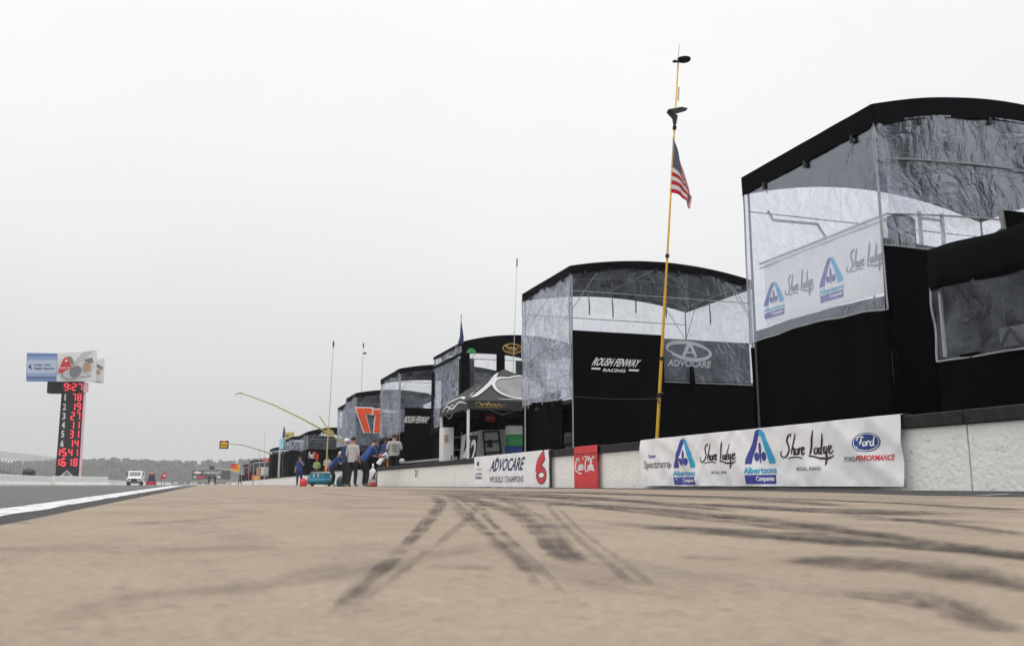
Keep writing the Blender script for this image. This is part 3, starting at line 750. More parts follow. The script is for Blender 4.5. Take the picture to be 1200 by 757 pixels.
# ================================================================= PIT BOX TENTS
def arch(u, rise):   # 0..1 across the roof, barrel vault
    return rise * (1 - (2 * u - 1) ** 2)
def roof(t, X0, X1, Y0, Y1, ze, rise, band, m='roof_cloth', inset=0.0):
    nx, ny = 24, 8
    mb = MB()
    sag = lambda u, v: .018 * mn.noise(Vector((u * 5 + Y0, v * 5, 2)))
    P = lambda u, v: Vector((X0 + (X1 - X0) * u, Y0 + (Y1 - Y0) * v, ze + arch(u, rise) + sag(u, v) * (0 < u < 1) * (0 < v < 1)))
    mb.grid(P, nx, ny)
    mb.grid(lambda u, v: P(u, 0) + Vector((0, -.012 * mn.noise(Vector((u * 9, v, Y0))), -band * v)), nx, 2)
    mb.grid(lambda u, v: P(u, 1) + Vector((0, .01, -band * v)), nx, 2)
    mb.grid(lambda u, v: P(0, u) + Vector((-.012 * mn.noise(Vector((u * 7, v, Y0))), 0, -band * v)), ny, 2)
    mb.grid(lambda u, v: P(1, u) + Vector((0, 0, -band * v)), ny, 2)
    o = mb.build('roof', m, t, solid=.012)
    # piping along the band's lower edge
    pb = MB(); pb.tube([P(i / nx, 0) + Vector((0, -.012, -band)) for i in range(nx + 1)], .010, 5)
    pb.tube([P(0, i / ny) + Vector((-.012, 0, -band)) for i in range(ny + 1)], .010, 5); pb.build('hem', 'roof_cloth', o)
    return P
def frame(t, X0, X1, Y0, Y1, ze, rise, zf=0, r=.022, braces=True, m='metal'):
    e = .06; zt = ze - .06
    P = lambda u, y: Vector((X0 + e + (X1 - X0 - 2 * e) * u, y, zt + arch(u, rise)))
    for x in (X0 + e, X1 - e):
        for y in (Y0 + e, Y1 - e):
            mb = MB(); mb.tube([(x, y, zf), (x, y, zt)], r); mb.build('post', m, t)
    mb = MB()
    for y in (Y0 + e, (Y0 + Y1) / 2, Y1 - e): mb.tube([P(i / 12, y) for i in range(13)], r * .9)
    for u in (0, .5, 1): mb.tube([P(u, Y0 + e), P(u, Y1 - e)], r * .8)
    for y in (Y0 + e, Y1 - e): mb.tube([(X0 + e, y, zt - .5), (X1 - e, y, zt - .5)], r * .5, 6)
    mb.build('roof_frame', m, t)
    if braces:
        mb = MB()
        for y in (Y0 + e, Y1 - e):
            mb.tube([(X0 + e, y, zt - .95), (X0 + .75, y, zt + .05)], r * .4, 6); mb.tube([(X1 - e, y, zt - .95), (X1 - .75, y, zt + .05)], r * .4, 6)
        for x in (X0 + e, X1 - e):
            mb.tube([(x, Y0 + e, zt - .9), (x, Y0 + .7, zt)], r * .4, 6); mb.tube([(x, Y1 - e, zt - .9), (x, Y1 - .7, zt)], r * .4, 6)
        mb.build('brace', m, t)
def straps(t, X0, X1, Y0, Y1, z, rise, band, n=6, m='black'):
    for i in range(n):
        u = (i + .6) / n; x = X0 + (X1 - X0) * u; zz = z + arch(u, rise) - band
        mb = MB(); l = .10 + .25 * random.random()
        mb.box((x, Y0 - .02, zz - .03), (.05, .03, .10)); mb.tube([(x, Y0 - .02, zz), (x + .01, Y0 + .05, zz - l * .5), (x, Y0 + .04, zz - l)], .009, 5); mb.build('strap', m, t)
    for i in range(3):
        y = Y0 + (Y1 - Y0) * (i + .4) / 3
        mb = MB(); mb.box((X0 - .02, y, z - band - .04), (.03, .05, .10)); mb.tube([(X0 - .02, y, z - band), (X0 + .04, y, z - band - .15)], .009, 5); mb.build('strap', m, t)
def rails(t, X0, X1, Y0, Y1, z, m='metal'):
    """guard rail of the viewing deck and its stools"""
    mb = MB()
    for zz in (z + .55, z + 1.0):
        mb.tube([(X0 + .12, Y0 + .15, zz), (X0 + .12, Y1 - .15, zz)], .018, 6); mb.tube([(X0 + .12, Y1 - .15, zz), (X1 - .15, Y1 - .15, zz)], .018, 6)
    for k in range(4): y = Y0 + .15 + (Y1 - Y0 - .3) * k / 3; mb.tube([(X0 + .12, y, z), (X0 + .12, y, z + 1.0)], .018, 6)
    mb.build('deck_rail', m, t)
def deck(t, X0, X1, Y0, Y1, z):
    mb = MB(); mb.box(((X0 + X1) / 2, (Y0 + Y1) / 2, z - .05), (X1 - X0 - .36, Y1 - Y0 - .36, .10)); mb.box(((X0 + X1) / 2 + .2, (Y0 + Y1) / 2, z / 2), (X1 - X0 - 1.4, Y1 - Y0 - 1.0, z - .14)); mb.build('cart_body', 'dark_inner', t)
def skirt(t, O, U, N, L, z0, z1, seed, m='black_cloth', amp=.03, k=8, name='skirt', bot=None, top=None):
    sf = surf(O, U, (0, 0, 1), N, folds(amp, k, seed)); mb = MB()
    sheet(mb, sf, 0, L, z0, z1, .09, bot, top); return mb.build(name, m, t, smooth=True), sf
def window(t, O, U, N, L, z0, z1, seed, m='vinyl', amp=.02, k=1.6, bot=None, top=None, hem=True, name='window'):
    sf = surf(O, U, (0, 0, 1), N, wavy(amp, seed, k, .5)); mb = MB()
    sheet(mb, sf, 0, L, z0, z1, .10, bot, top); o = mb.build(name, m, t, smooth=True)
    if hem:
        hb = MB(); n = 24
        hb.tube([sf(L * i / n, z0 + (bot(L * i / n) if bot else 0), .004) for i in range(n + 1)], .010, 5)
        for s in (0, L): hb.tube([sf(s, z0 + (bot(s) if bot else 0) + (z1 - z0) * i / 10, .004) for i in range(11)], .012, 5)
        hb.build('window_seam', 'gray_seam', o)
    return o, sf
M['gray_seam'] = mat('gray_seam', (.32, .33, .35), .4, var=.2)

# ---------- tent 1: nearest, white banner inside
G1 = 'tall black pit box tents behind the wall'
X0, X1, YA, YB, ZE = 7.7, 12.4, 8.68, 11.60, 4.77
T1 = thing('pit_tent', (X0, YA, 0), 'nearest tall black tent with a white script banner behind its clear side', 'tent', G1)
roof(T1, X0, X1, YA, YB, ZE, .34, .28)
frame(T1, X0, X1, YA, YB, ZE, .34, r=.018, m='metal_dark', braces=False)
straps(T1, X0, X1, YA, YB, ZE, .34, .28, 4)
deck(T1, X0, X1, YA, YB, 2.1)
UY = (0, -1, 0); NX = (-1, 0, 0); UX = (1, 0, 0); NY = (0, -1, 0)
edge = lambda s: .025 * mn.noise(Vector((s * 2.2, 4, 0)))
window(T1, (X0 + .01, YB, 0), UY, NX, YB - YA, 2.16, ZE - .25, 11, 'vinyl_soft', .018, 1.2, bot=lambda s: edge(s) + .06 * math.sin(s * 1.1))
top1 = lambda s: arch(min(1, s / (X1 - X0)), .34)
window(T1, (X0, YA + .01, 0), UX, NY, X1 - X0, 2.95, ZE - .25, 14, 'vinyl', .05, 1.6, top=top1)
window(T1, (X0, YB - .01, 0), UX, (0, 1, 0), X1 - X0, 2.0, ZE - .25, 17, 'vinyl', .02, 1.0, top=top1, hem=False)
window(T1, (X1 - .01, YA, 0), (0, 1, 0), (1, 0, 0), YB - YA, 2.0, ZE - .25, 19, 'vinyl_soft', .02, 1.0, hem=False)
skirt(T1, (X0 + .075, YB, 0), UY, NX, YB - YA, 0, 2.34, 1, amp=.024, top=lambda s: .04 * math.sin(s * 1.1))
skirt(T1, (X0, YA + .03, 0), UX, NY, X1 - X0, 0, 3.05, 2, amp=.022, k=5, top=lambda s: -.05 * s)
skirt(T1, (X0, YB - .03, 0), UX, (0, 1, 0), X1 - X0, 0, 2.1, 3)
# folded heavy crease of the window at the corner, hanging gusset
mb = MB()
def gus(u, v):
    wv = .05 + .62 * v ** 1.25
    return Vector((X0 + .03 + wv * u + .10 * v, YA - .03 - .035 * abs(math.sin(u * 9.5)) * (1 - .5 * v) + .012 * mn.noise(Vector((u * 6, v * 7, 2))), ZE - .27 - 1.12 * v - .10 * u * v))
mb.grid(gus, 26, 26); mb.build('window_crease', 'vinyl_fold', T1, smooth=True)
mb = MB(); zz = ZE - .62
for (z_, a) in ((ZE - .72, .0), (ZE - 1.38, -.06)):
    mb.tube([(X0 + .1 + (X1 - X0 - .2) * i / 12, YA - .012, z_ + arch((i + .5) / 13, .12) + a) for i in range(13)], .011, 5)
mb.build('window_seam', 'gray_seam', T1)
tb1 = thing('hospitality_banner', (X0 + .12, YA + 1, 2.4), 'white script banner with blue leaf emblems hanging inside the nearest tent', 'banner')
sf = surf((X0 + .14, YB - .25, 0), UY, (0, 0, 1), NX, wavy(.012, 31, 1.5)); mb = MB()
Lb = YB - .25 - YA - .06
sheet(mb, sf, 0, Lb, 2.40, 3.34, .08); mb.build('banner_cloth', 'banner_white', tb1, smooth=True)
def s1(px): return (YB - .25) - pX(px, 330, X0 + .1).y
albertsons(tb1, sf, (s1(891), 2.50, s1(916), 3.02)); albertsons(tb1, sf, (s1(957), 2.50, s1(986), 3.08))
d = Decal(); script_shore(d, (s1(917), 2.72, s1(954), 3.04), .024); d.build('script_lettering', 'ink_gray', tb1, sf, .004); d = Decal(); script_shore(d, (s1(990), 2.76, s1(1040), 3.08), .024); d.build('script_lettering', 'ink_gray', tb1, sf, .004)
mb = MB(); mb.tube([sf(-.1, 3.37), sf(Lb * .5, 3.365), sf(Lb, 3.37)], .02, 6); mb.tube([sf(-.1, 3.30), sf(Lb, 3.31)], .012, 6); mb.build('banner_rail', 'metal', tb1)
# deck furniture seen through the vinyl
def deck_chair(loc, label, rz=0):
    t = thing('deck_chair', loc, label, 'chair')
    x, y, z = loc
    mb = MB()
    for s in (-.2, .2): mb.tube([(x + s, y - .2, z), (x + s * .9, y - .16, z + .9), (x + s * .7, y - .2, z + 1.35)], .014, 6); mb.tube([(x + s, y + .2, z), (x + s * .9, y + .16, z + .8)], .014, 6)
    mb.build('chair_frame', 'metal', t)
    mb = MB(); mb.box((x, y, z + .8), (.42, .4, .05)); mb.build('seat', 'black', t)
    mb = MB(); mb.grid(lambda u, v: (x - .21 + .42 * u + .03 * (u - .5) * v, y - .19 - .05 * math.sin(u * 3.14), z + .85 + .5 * v + .05 * math.sin(3.14 * u) * v), 8, 6); mb.build('backrest', 'gray_cloth', t, solid=.02)
    return t
deck_chair((8.35, YA + .55, 2.10), 'grey deck chair behind the clear front of the nearest tent')
t = thing('scaffold_stand', (9.6, YA + 1.2, 2.1), 'light metal stand with small monitor inside the nearest tent', 'stand')
mb = MB()
for x in (9.45, 9.85): mb.tube([(x, YA + 1.2, 2.1), (x, YA + 1.2, 3.9)], .03, 6)
for z_ in (3.0, 3.35, 3.8): mb.tube([(9.45, YA + 1.2, z_), (9.85, YA + 1.2, z_)], .02, 6)
mb.build('stand_frame', 'metal', t)
mb = MB(); mb.box((9.95, YA + 1.15, 3.30), (.32, .06, .22)); mb.build('monitor', 'black', t)
t = thing('folded_rail', (X0 + .3, YB - .5, 2.1), 'bent grey grab rail at the far corner inside the nearest tent', 'rail')
mb = MB(); p1 = pX(885, 255, 8.0); p2 = pX(925, 270, 8.2); p3 = pX(918, 298, 8.2); 
mb.tube([(8.0, YB - .2, 4.2), (8.05, YB - .25, 4.05), (8.5, YB - .7, 3.9), (8.56, YB - .78, 3.7), (8.56, YB - .78, 2.1)], .022, 8); mb.build('rail_tube', 'metal', t, smooth=True)

# ---------- low awning attached in front (right edge)
G = thing('side_awning', (7.5, 5.0, 0), 'low black awning with a dark clear window at the right edge of the wall', 'awning')
AY0, AY1 = 4.2, 7.72
mb = MB()
def aw(u, v):   # draped roof rising inward
    y = AY1 + (AY0 - AY1) * u; x = 7.46 + 2.6 * v
    return Vector((x, y, 2.62 - .10 * u + .55 * v ** 1.3 - .10 * math.sin(math.pi * u) * v + .03 * mn.noise(Vector((u * 6, v * 5, 0)))))
mb.grid(aw, 24, 14)
mb.grid(lambda u, v: aw(u, 0) + Vector((-.02 * math.sin(v * 3) + .025 * mn.noise(Vector((u * 7, v * 2, 3))), 0, -(.46 - .03 * u) * v)), 24, 5)
mb.build('awning_roof', 'roof_cloth', G, smooth=True, solid=.01)
window(G, (7.47, AY1, 0), UY, NX, AY1 - AY0, 1.38, 2.20, 41, 'vinyl', .05, 2.2, bot=lambda s: -.03 * s / 3, top=lambda s: -.04 * s)
skirt(G, (7.49, AY1, 0), UY, NX, AY1 - AY0, 0, 1.42, 42, amp=.012, k=4)
mb = MB(); mb.tube([(7.55, AY1 - .03, 0), (7.55, AY1 - .03, 2.55)], .028)
mb.tube([(7.55, AY0 + .1, 0), (7.55, AY0 + .1, 2.5)], .028); mb.build('post', 'metal', G)
mb = MB(); mb.grid(lambda u, v: (8.6, AY1 + (AY0 - AY1) * u + .03 * math.sin(u * 40), 2.75 * v), 40, 4); mb.grid(lambda u, v: (7.5 + 3 * u, AY1 - .01, 2.65 * v), 12, 4); mb.build('back_curtain', 'gray_cloth', G)
mb = MB()
for y in (7.2, 6.75, 6.3, 5.8): mb.tube([(7.9, y, .6), (7.9, y, 2.3)], .008, 5)
mb.build('hanging_cord', 'metal_dark', G)
cr_ = thing('tool_cabinet', (8.1, 6.6, 0), 'grey rounded cabinet seen through the awning window', 'cabinet')
mb = MB(); mb.box((8.15, 6.75, .85), (.5, 1.1, 1.7)); mb.build('cabinet_body', 'canopy_gray', cr_)
mb = MB(); mb.tube([(7.88, 7.15 + .0, 1.3), (7.84, 7.22, 1.5), (7.84, 7.1, 1.66), (7.88, 7.0, 1.5)], .025, 6); mb.build('hose', 'black', cr_, smooth=True)
# dark covered rack standing up above the awning
rk = thing('covered_rack', (8.6, 6.6, 2.6), 'black covered rack with a bent grey frame above the low awning', 'rack')
a0 = pX(1174, 246, 8.3); b0 = pX(1230, 252, 8.3); c0 = pX(1230, 300, 8.3); d0 = pX(1150, 292, 8.3); e0 = pX(1178, 268, 8.3)
mb = MB(); mb.prism([a0, b0, c0, d0, e0], (.5, 0, 0)); mb.build('rack_cover', 'black_cloth', rk)
mb = MB(); mb.tube([a0 + Vector((-.02, 0, 0)), e0 + Vector((-.02, 0, 0)), d0 + Vector((-.02, 0, 0))], .03, 6); mb.build('rack_frame', 'canopy_gray', rk)

# ---------- tent 2
def team_panel(t, sf, s0, s1, z0, z1, small=True):
    w_ = s1 - s0
    Decal().text('ROUSH FENWAY', (s0, z0 + (z1 - z0) * .45, s1, z1), .12).build('lettering', 'white', t, sf, .006)
    if small:
        Decal().text('RACING', (s0 + w_ * .22, z0 + .02, s0 + w_ * .68, z0 + (z1 - z0) * .28), .03).poly([(s0, z0 + .06), (s0 + w_ * .17, z0 + .06), (s0 + w_ * .18, z0 + .1), (s0, z0 + .1)]) \
            .poly([(s0 + w_ * .73, z0 + .06), (s0 + w_ * .93, z0 + .06), (s0 + w_ * .95, z0 + .1), (s0 + w_ * .74, z0 + .1)]).build('lettering', 'white', t, sf, .006)
YA, YB, ZE = 18.64, 21.95, 5.0; X1 = 12.55
T2 = thing('pit_tent', (X0, YA, 0), 'tall black tent with white racing lettering on its front panel, behind the yellow flagpole', 'tent', G1)
roof(T2, X0, X1, YA, YB, ZE, .27, .20); frame(T2, X0, X1, YA, YB, ZE, .27); straps(T2, X0, X1, YA, YB, ZE, .27, .2, 8)
deck(T2, X0, X1, YA, YB, 2.0); rails(T2, X0, X1, YA, YB, 2.0)
top2 = lambda s: arch(min(1, s / (X1 - X0)), .27)
window(T2, (X0 + .01, YB, 0), UY, NX, YB - YA - .05, 2.06, ZE - .18, 51, 'vinyl_milky', .07, 1.8, bot=lambda s: .035 * math.sin(s * 1.9) + .04 * mn.noise(Vector((s * 3, 1, 0))) - .02)
window(T2, (X0, YA + .01, 0), UX, NY, X1 - X0, 2.42, ZE - .18, 53, 'vinyl', .05, 1.3, top=top2)
window(T2, (X0, YB - .01, 0), UX, (0, 1, 0), X1 - X0, 2.0, ZE - .18, 54, 'vinyl', .02, 1.0, top=top2, hem=False)
window(T2, (X1 - .01, YA, 0), (0, 1, 0), (1, 0, 0), YB - YA, 2.0, ZE - .18, 55, 'vinyl', .02, 1.0, hem=False)
o, sfp = skirt(T2, (X0 + .02, YA - .06, 0), UX, NY, 9.98 - X0, 0, 3.50, 56, amp=.010, k=3, name='front_panel')
P_ = lambda x, y: pY(x, y, YA - .06)
team_panel(T2, sfp, P_(693, 430).x - X0 - .02, P_(752, 430).x - X0 - .02, P_(720, 437).z, P_(720, 420).z)
mb = MB(); mb.tube([sfp(.02, 2.0, .008), sfp(1.1, 1.97, .008), sfp(2.2, 2.02, .008)], .008, 5); mb.build('panel_seam', 'gray_cloth', T2)
skirt(T2, (9.98, YA + .04, 0), UX, NY, X1 - 9.98, 0, 2.48, 57, amp=.025, k=5)
skirt(T2, (X0 + .16, YB, 0), UY, NX, YB - YA - 1.0, 0, 2.25, 58, amp=.05, k=6)
skirt(T2, (X0, YB - .03, 0), UX, (0, 1, 0), X1 - X0, 0, 2.0, 59)
o, sfg = skirt(T2, (10.02, YA + .12, 0), UX, NY, 2.4, 2.3, 3.46, 60, 'gray_cloth', .02, 3, name='inner_panel')
ax0, ax1 = P_(786, 410).x - 10.02, P_(838, 410).x - 10.02; zc = P_(812, 412).z; axc = (ax0 + ax1) / 2; aw_ = (ax1 - ax0) / 2
d = Decal().ring(axc, zc + .04, aw_, .19, .085, a0=.5, a1=3.6, rot=-.1, taper=True).ring(axc + .02, zc + .04, aw_ * .93, .20, .08, a0=3.4, a1=7.1, rot=-.08, taper=True)
d.stroke([(axc - .17, zc - .10), (axc - .02, zc + .20)], .085, False, 0, False).stroke([(axc + .17, zc - .10), (axc + .02, zc + .20)], .085, False, 0, False).stroke([(axc - .12, zc), (axc + .12, zc)], .04, False, 0, False)
d.text('ADVOCARE', (ax0, zc - .34, ax1, zc - .18), .03); d.build('lettering', 'silver_print', T2, sfg, .006)
mb = MB(); px_ = P_(811, 440); mb.tube([(px_.x, YA - .05, px_.z + .2), (px_.x + .02, YA - .06, px_.z - .35)], [.05, .07], 8); mb.build('hanging_sleeve', 'black_cloth', T2)
# rolled tyres in the gap between the skirts
for i in range(4):
    tt = MB(); c = (X0 + .42, YA + .55, .16 + .31 * i)
    tt.lathe(c, [(.20, -.13), (.33, -.15), (.36, -.08), (.36, .08), (.33, .15), (.20, .13)], 24)
    o = tt.build('race_tyre', 'rubber', smooth=False)
    tag(o, ['bottom', 'second', 'third', 'top'][i] + ' tyre of the stack in the gap of the lettered tent', 'tyre', 'stacked tyres')
c_ = MB()
c_.grid(lambda u, v: (X0 + .15 + .5 * u, YA + .3 + .05 * math.sin(u * 9), 1.25 + 1.1 * v), 8, 8)
t = c_.build('crumpled_sheet', 'vinyl_milky', smooth=True); tag(t, 'crumpled clear sheet hanging above the tyre stack', 'sheet')
for k_, (x_, z_, l_) in enumerate(((8.3, 4.75, .8), (8.9, 4.9, 1.0), (9.5, 4.95, .9), (10.3, 5.0, 1.0), (10.9, 4.9, .7), (11.5, 4.85, .95))):
    mb = MB(); mb.tube([(x_, YA + .35, z_), (x_ + .01, YA + .33, z_ - l_)], .012, 5); mb.box((x_ + .01, YA + .33, z_ - l_ * .8), (.03, .02, .3)); mb.build('hanging_strap', 'metal_dark', T2)
# far red ribbon sign on the milky side
sfm = surf((X0 - .05, YB, 0), UY, (0, 0, 1), NX)

# ---------- tent 3: framed windows, gold oval
XS = X0; X0 = 8.15; YA, YB, ZE = pX(541, 404, X0).y, pX(508, 415, X0).y, 4.88; X1 = 12.6
T3 = thing('pit_tent', (X0, YA, 0), 'black framed tent with a gold oval emblem on its arched front', 'tent', G1)
roof(T3, X0, X1, YA, YB, ZE, .34, .10)
frame(T3, X0, X1, YA, YB, ZE, .34, m='metal_dark')
deck(T3, X0, X1, YA, YB, 2.1)
mb = MB(); n = 24
mb.grid(lambda u, v: (X0 + (X1 - X0) * u, YA - .02, (ZE - .38) + (arch(u, .34) + .38) * v), n, 3); fr3 = mb.build('front_valance', 'roof_cloth', T3, solid=.01)
top3 = lambda s: 0
for (x_, w__) in ((X0 + .08, .32), (X0 + 1.35, .3), (X0 + 2.6, .26), (X1 - .2, .4)):
    mb = MB(); mb.box((x_ + .05, YA, (ZE - .38 + 2.0) / 2 + .02), (w__, .05, ZE - 2.4)); mb.build('window_post', 'roof_cloth', T3)
window(T3, (X0, YA + .05, 0), UX, NY, X1 - X0, 2.3, ZE - .3, 61, 'vinyl', .03, 1.5, hem=False)
mb = MB()
for y_ in (YA + .03, YB - .05): mb.box((X0 - .01, y_, 3.1), (.06, .30, 2.4))
mb.box((X0 - .01, (YA + YB) / 2, 2.05), (.05, YB - YA, .22)); mb.box((X0 - .01, (YA + YB) / 2, ZE - .42), (.05, YB - YA, .10)); mb.build('side_frame', 'roof_cloth', T3)
window(T3, (X0 + .01, YB, 0), UY, NX, YB - YA, 2.1, ZE - .05, 62, 'vinyl_milky', .03, 1.6, hem=False)
window(T3, (X1, YA, 0), (0, 1, 0), (1, 0, 0), YB - YA, 2.1, ZE - .05, 63, 'vinyl_soft', .02, 1.6, hem=False)
skirt(T3, (X0, YA, 0), UX, NY, X1 - X0, 0, 2.35, 64, amp=.02); skirt(T3, (X0 + .02, YB, 0), UY, NX, YB - YA, 0, 2.1, 65)
skirt(T3, (X0, YB, 0), UX, NY, X1 - X0, 0, 2.35, 66, amp=.02)
for k_ in (0.3, 3.3): skirt(T3, (X0 + k_, YB - .1, 0), UX, NY, 1.3, 2.0, ZE, 67, 'gray_cloth', .03, 5, name='darkening_drape')  # gray sheets added at the back to darken the see-through panes
sf3 = surf((0, YA - .035, 0), UX, (0, 0, 1), NY)
g0 = pY(600, 408, YA)
d = Decal().ring(g0.x, g0.z - .02, .34, .17, .035)
for p in [[(.1, .3), (.2, .8), (.3, .3), (.42, .7), (.5, .3), (.62, .7), (.7, .3), (.85, .7), (.95, .4)], [(.05, .15), (.5, .05), (.95, .2)], [(.1, .55), (.05, .8), (.2, .95)]]: d.rstroke(p, (g0.x - .27, g0.z - .14, g0.x + .27, g0.z + .12), .035)
d.build('oval_emblem', 'gold', T3, sf3, .004)
g1 = pY(552, 412, YA); Decal().ell(g1.x, g1.z - .06, .17, .17, 20, a0=0, a1=math.pi).build('green_emblem', 'green', T3, sf3, .004)
X0 = XS
# small furled flag on the tent roof
t = thing('roof_flag', (8.0, 29, 4.7), 'small furled dark flag on a pole above the gold oval tent', 'flag')
b0 = pY(540, 404, 29); t0 = pY(540.5, 368, 29)
mb = MB(); mb.tube([b0, t0], .012, 6); mb.build('pole', 'metal_dark', t)
mb = MB(); mb.tube([b0 + (t0 - b0) * .05, b0 + (t0 - b0) * .25 + Vector((.03, 0, 0)), b0 + (t0 - b0) * .75], [.10, .07, .015], 8); mb.build('flag_cloth', 'navy', t)

# ---------- pop-up canopy in front of tent 3
CA, CB, CX0, CX1, CZ = 25.9, 29.2, 7.35, 10.55, 2.56
cn = thing('popup_canopy', (CX0, CA, 0), 'dark pop-up canopy with pale swirls and white legs before the gold oval tent', 'canopy')
ap = Vector(((CX0 + CX1) / 2 + .1, (CA + CB) / 2, 3.75))
def croof(i):
    c = [Vector((CX0, CA, CZ)), Vector((CX1, CA, CZ)), Vector((CX1, CB, CZ)), Vector((CX0, CB, CZ))]
    a, b = c[i], c[(i + 1) % 4]
    def f(u, v):
        p = a + (b - a) * u; q = p + (ap - p) * v; q.z += .07 * math.sin(math.pi * v) * abs(2 * u - 1) - .05 * math.sin(math.pi * v) * (1 - abs(2 * u - 1))
        return q
    return f
mb = MB()
for i in range(4): mb.grid(croof(i), 16, 12)
for i in range(4):
    f = croof(i); mb.grid(lambda u, v: f(u, 0) + Vector((0, 0, -.28 * v)), 16, 2)
mb.build('canopy_roof', 'canopy_dark', cn, smooth=True)
f0 = croof(0)
def sfc(i, off_n):
    f = croof(i)
    def h(s, t, off=0): return f(max(0, min(1, .5 + s / max(.05, 1 - t))), t) + Vector(off_n) * off
    h.cloth = True; return h
h0 = sfc(0, (0, -.5, .8)); h3 = sfc(3, (-.5, 0, .8))
Decal().ell(.06, .40, .23, .30, 36).build('swirl_print', 'canopy_gray', cn, h0, .02, .06)
Decal().ring(.06, .40, .25, .33, .035).build('swirl_print', 'silver_print', cn, h0, .035, .06)
Decal().stroke([(-.46, .04), (-.38, .14), (-.22, .45), (-.10, .80)], .035).build('swirl_print', 'silver_print', cn, h0, .035, .06)
Decal().stroke([(-.2, .03), (.1, .035), (.44, .03)], .025).build('swirl_print', 'silver_print', cn, h0, .035, .06)
d = Decal()
for k in range(3): d.poly([(.42 - .15 * k, .08 + .20 * k), (.48 - .16 * k, .09 + .20 * k), (.41 - .14 * k, .20 + .20 * k), (.36 - .14 * k, .17 + .20 * k)])
d.stroke([(-.4, .05), (-.1, .22), (.3, .06)], .06)
d.build('swirl_print', 'white', cn, h3, .02, .06)
sv = surf((CX0 - .006, CB, 0), UY, (0, 0, 1), NX); sv2 = surf((CX0, CA - .006, 0), UX, (0, 0, 1), NY)
d = Decal(); d.stroke([(.3, 2.40), (.9, 2.55), (1.6, 2.42), (2.4, 2.56), (3.2, 2.46)], .09).stroke([(.9, 2.36), (1.6, 2.54), (1.9, 2.40)], .06); d.build('swirl_print', 'white', cn, sv, .002)
d = Decal()
d.stroke([(.25, 2.42), (.32, 2.50), (.42, 2.47), (.45, 2.41), (.55, 2.46), (.62, 2.41), (.66, 2.50), (.74, 2.42), (.84, 2.46), (.9, 2.41), (1.0, 2.46), (1.06, 2.41), (1.2, 2.46)], .035); d.stroke([(.25, 2.37), (.7, 2.36), (1.2, 2.38)], .02); d.build('valance_lettering', 'gold', cn, sv2, .002)
for (x_, y_) in ((CX0 + .05, CA + .05), (CX1 - .05, CA + .05), (CX1 - .05, CB - .05), (CX0 + .05, CB - .05)):
    mb = MB(); mb.box((x_, y_, 1.28), (.075, .075, 2.56)); mb.box((x_, y_, .02), (.2, .2, .04)); mb.build('leg', 'white', cn)
mb = MB()
for i in range(3):
    mb.tube([(CX0 + .05 + i * 1.08, CA + .06, 2.5 - .35 * (i % 2)), (CX0 + .05 + (i + 1) * 1.08, CA + .06, 2.5 - .35 * ((i + 1) % 2))], .016, 5)
    mb.tube([(CX0 + .06, CA + .05 + i * 1.12, 2.15 + .35 * (i % 2)), (CX0 + .06, CA + .05 + (i + 1) * 1.12, 2.15 + .35 * ((i + 1) % 2))], .016, 5)
mb.build('truss', 'metal', cn)
# things under the canopy
def at27(x, y, Y=27.3): return pY(x, y, Y)
t = thing('crash_cart', (9, 28.6, 0), 'silver wedge fronted cart with black rungs under the pop-up canopy', 'cart')
q = [at27(553, 508), at27(563, 504), at27(596, 503), at27(597, 540), at27(549, 545)]
for p in q: p.z = max(p.z, .2)
q[3].z = q[4].z = .25
mb = MB(); mb.prism(q, (0, 1.2, 0)); mb.build('cart_body', 'silver_print', t)
a1, a2 = at27(566, 505, 27.2), at27(570, 548, 27.2); b1, b2 = at27(584, 504, 27.2), at27(589, 546, 27.2)
mb = MB(); mb.tube([a1, a2], .035, 6); mb.tube([b1, b2], .035, 6)
for k in (.02, .3, .6, .9): mb.tube([a1 + (a2 - a1) * k, b1 + (b2 - b1) * k], .028, 6)
mb.build('rung_ladder', 'black', t)
sq = surf((0, 27.29, 0), UX, (0, 0, 1), NY); e_ = at27(574, 518, 27.29)
Decal().ell(e_.x, e_.z, .09, .09, 12).poly([(e_.x - .1, e_.z - .16), (e_.x + .1, e_.z - .16), (e_.x + .1, e_.z - .08), (e_.x - .1, e_.z - .08)]).build('emblem', 'ink_dark', t, sq, .004)
mb = MB(); r1 = at27(600, 506, 27.4); mb.box((r1.x - .08, 27.6, 1.0), (.08, .6, 1.6)); mb.build('cart_post', 'metal', t)
for (x_, y_) in ((q[4].x + .3, 27.5), (q[3].x - .3, 27.5), (q[4].x + .3, 28.3), (q[3].x - .3, 28.3)):
    mb = MB(); mb.lathe((x_, y_, .14), [(.05, -.05), (.14, -.04), (.14, .04), (.05, .05)], 16, 'X'); mb.build('wheel', 'rubber', t)
t = thing('number_board', (8.4, 26.4, .3), 'black and white number forty-two board leaning at the canopy leg', 'board')
c = pY(547, 528, 26.4); sn = surf((c.x, 26.4, 0), UX, (0, 0, 1), NY)
mb = MB(); mb.prism([sn(-.18, .35), sn(.22, .35), sn(.36, 1.55), sn(-.02, 1.55)], (0, .04, 0)); mb.build('board', 'black', t)
Decal().text('42', (-.15, .62, .33, 1.42), .1).build('number', 'white', t, sn, .006)
t = thing('locker', (9, 31, 0), 'tall narrow white locker at the back of the canopy', 'locker')
l0 = pY(525, 525, 28.6); mb = MB(); mb.box((l0.x, 28.8, .97), (.36, .5, 1.86)); mb.build('locker_body', 'white', t)
mb = MB(); mb.box((l0.x - .08, 28.53, 1.55), (.12, .02, .22)); mb.build('notice', 'tan', t); mb = MB(); mb.box((l0.x + .1, 28.53, .95), (.03, .03, .14)); mb.build('handle', 'black', t)
t = thing('shelf_rack', (9.2, 30, 0), 'dark shelf rack of small boxes beside the white locker', 'rack')
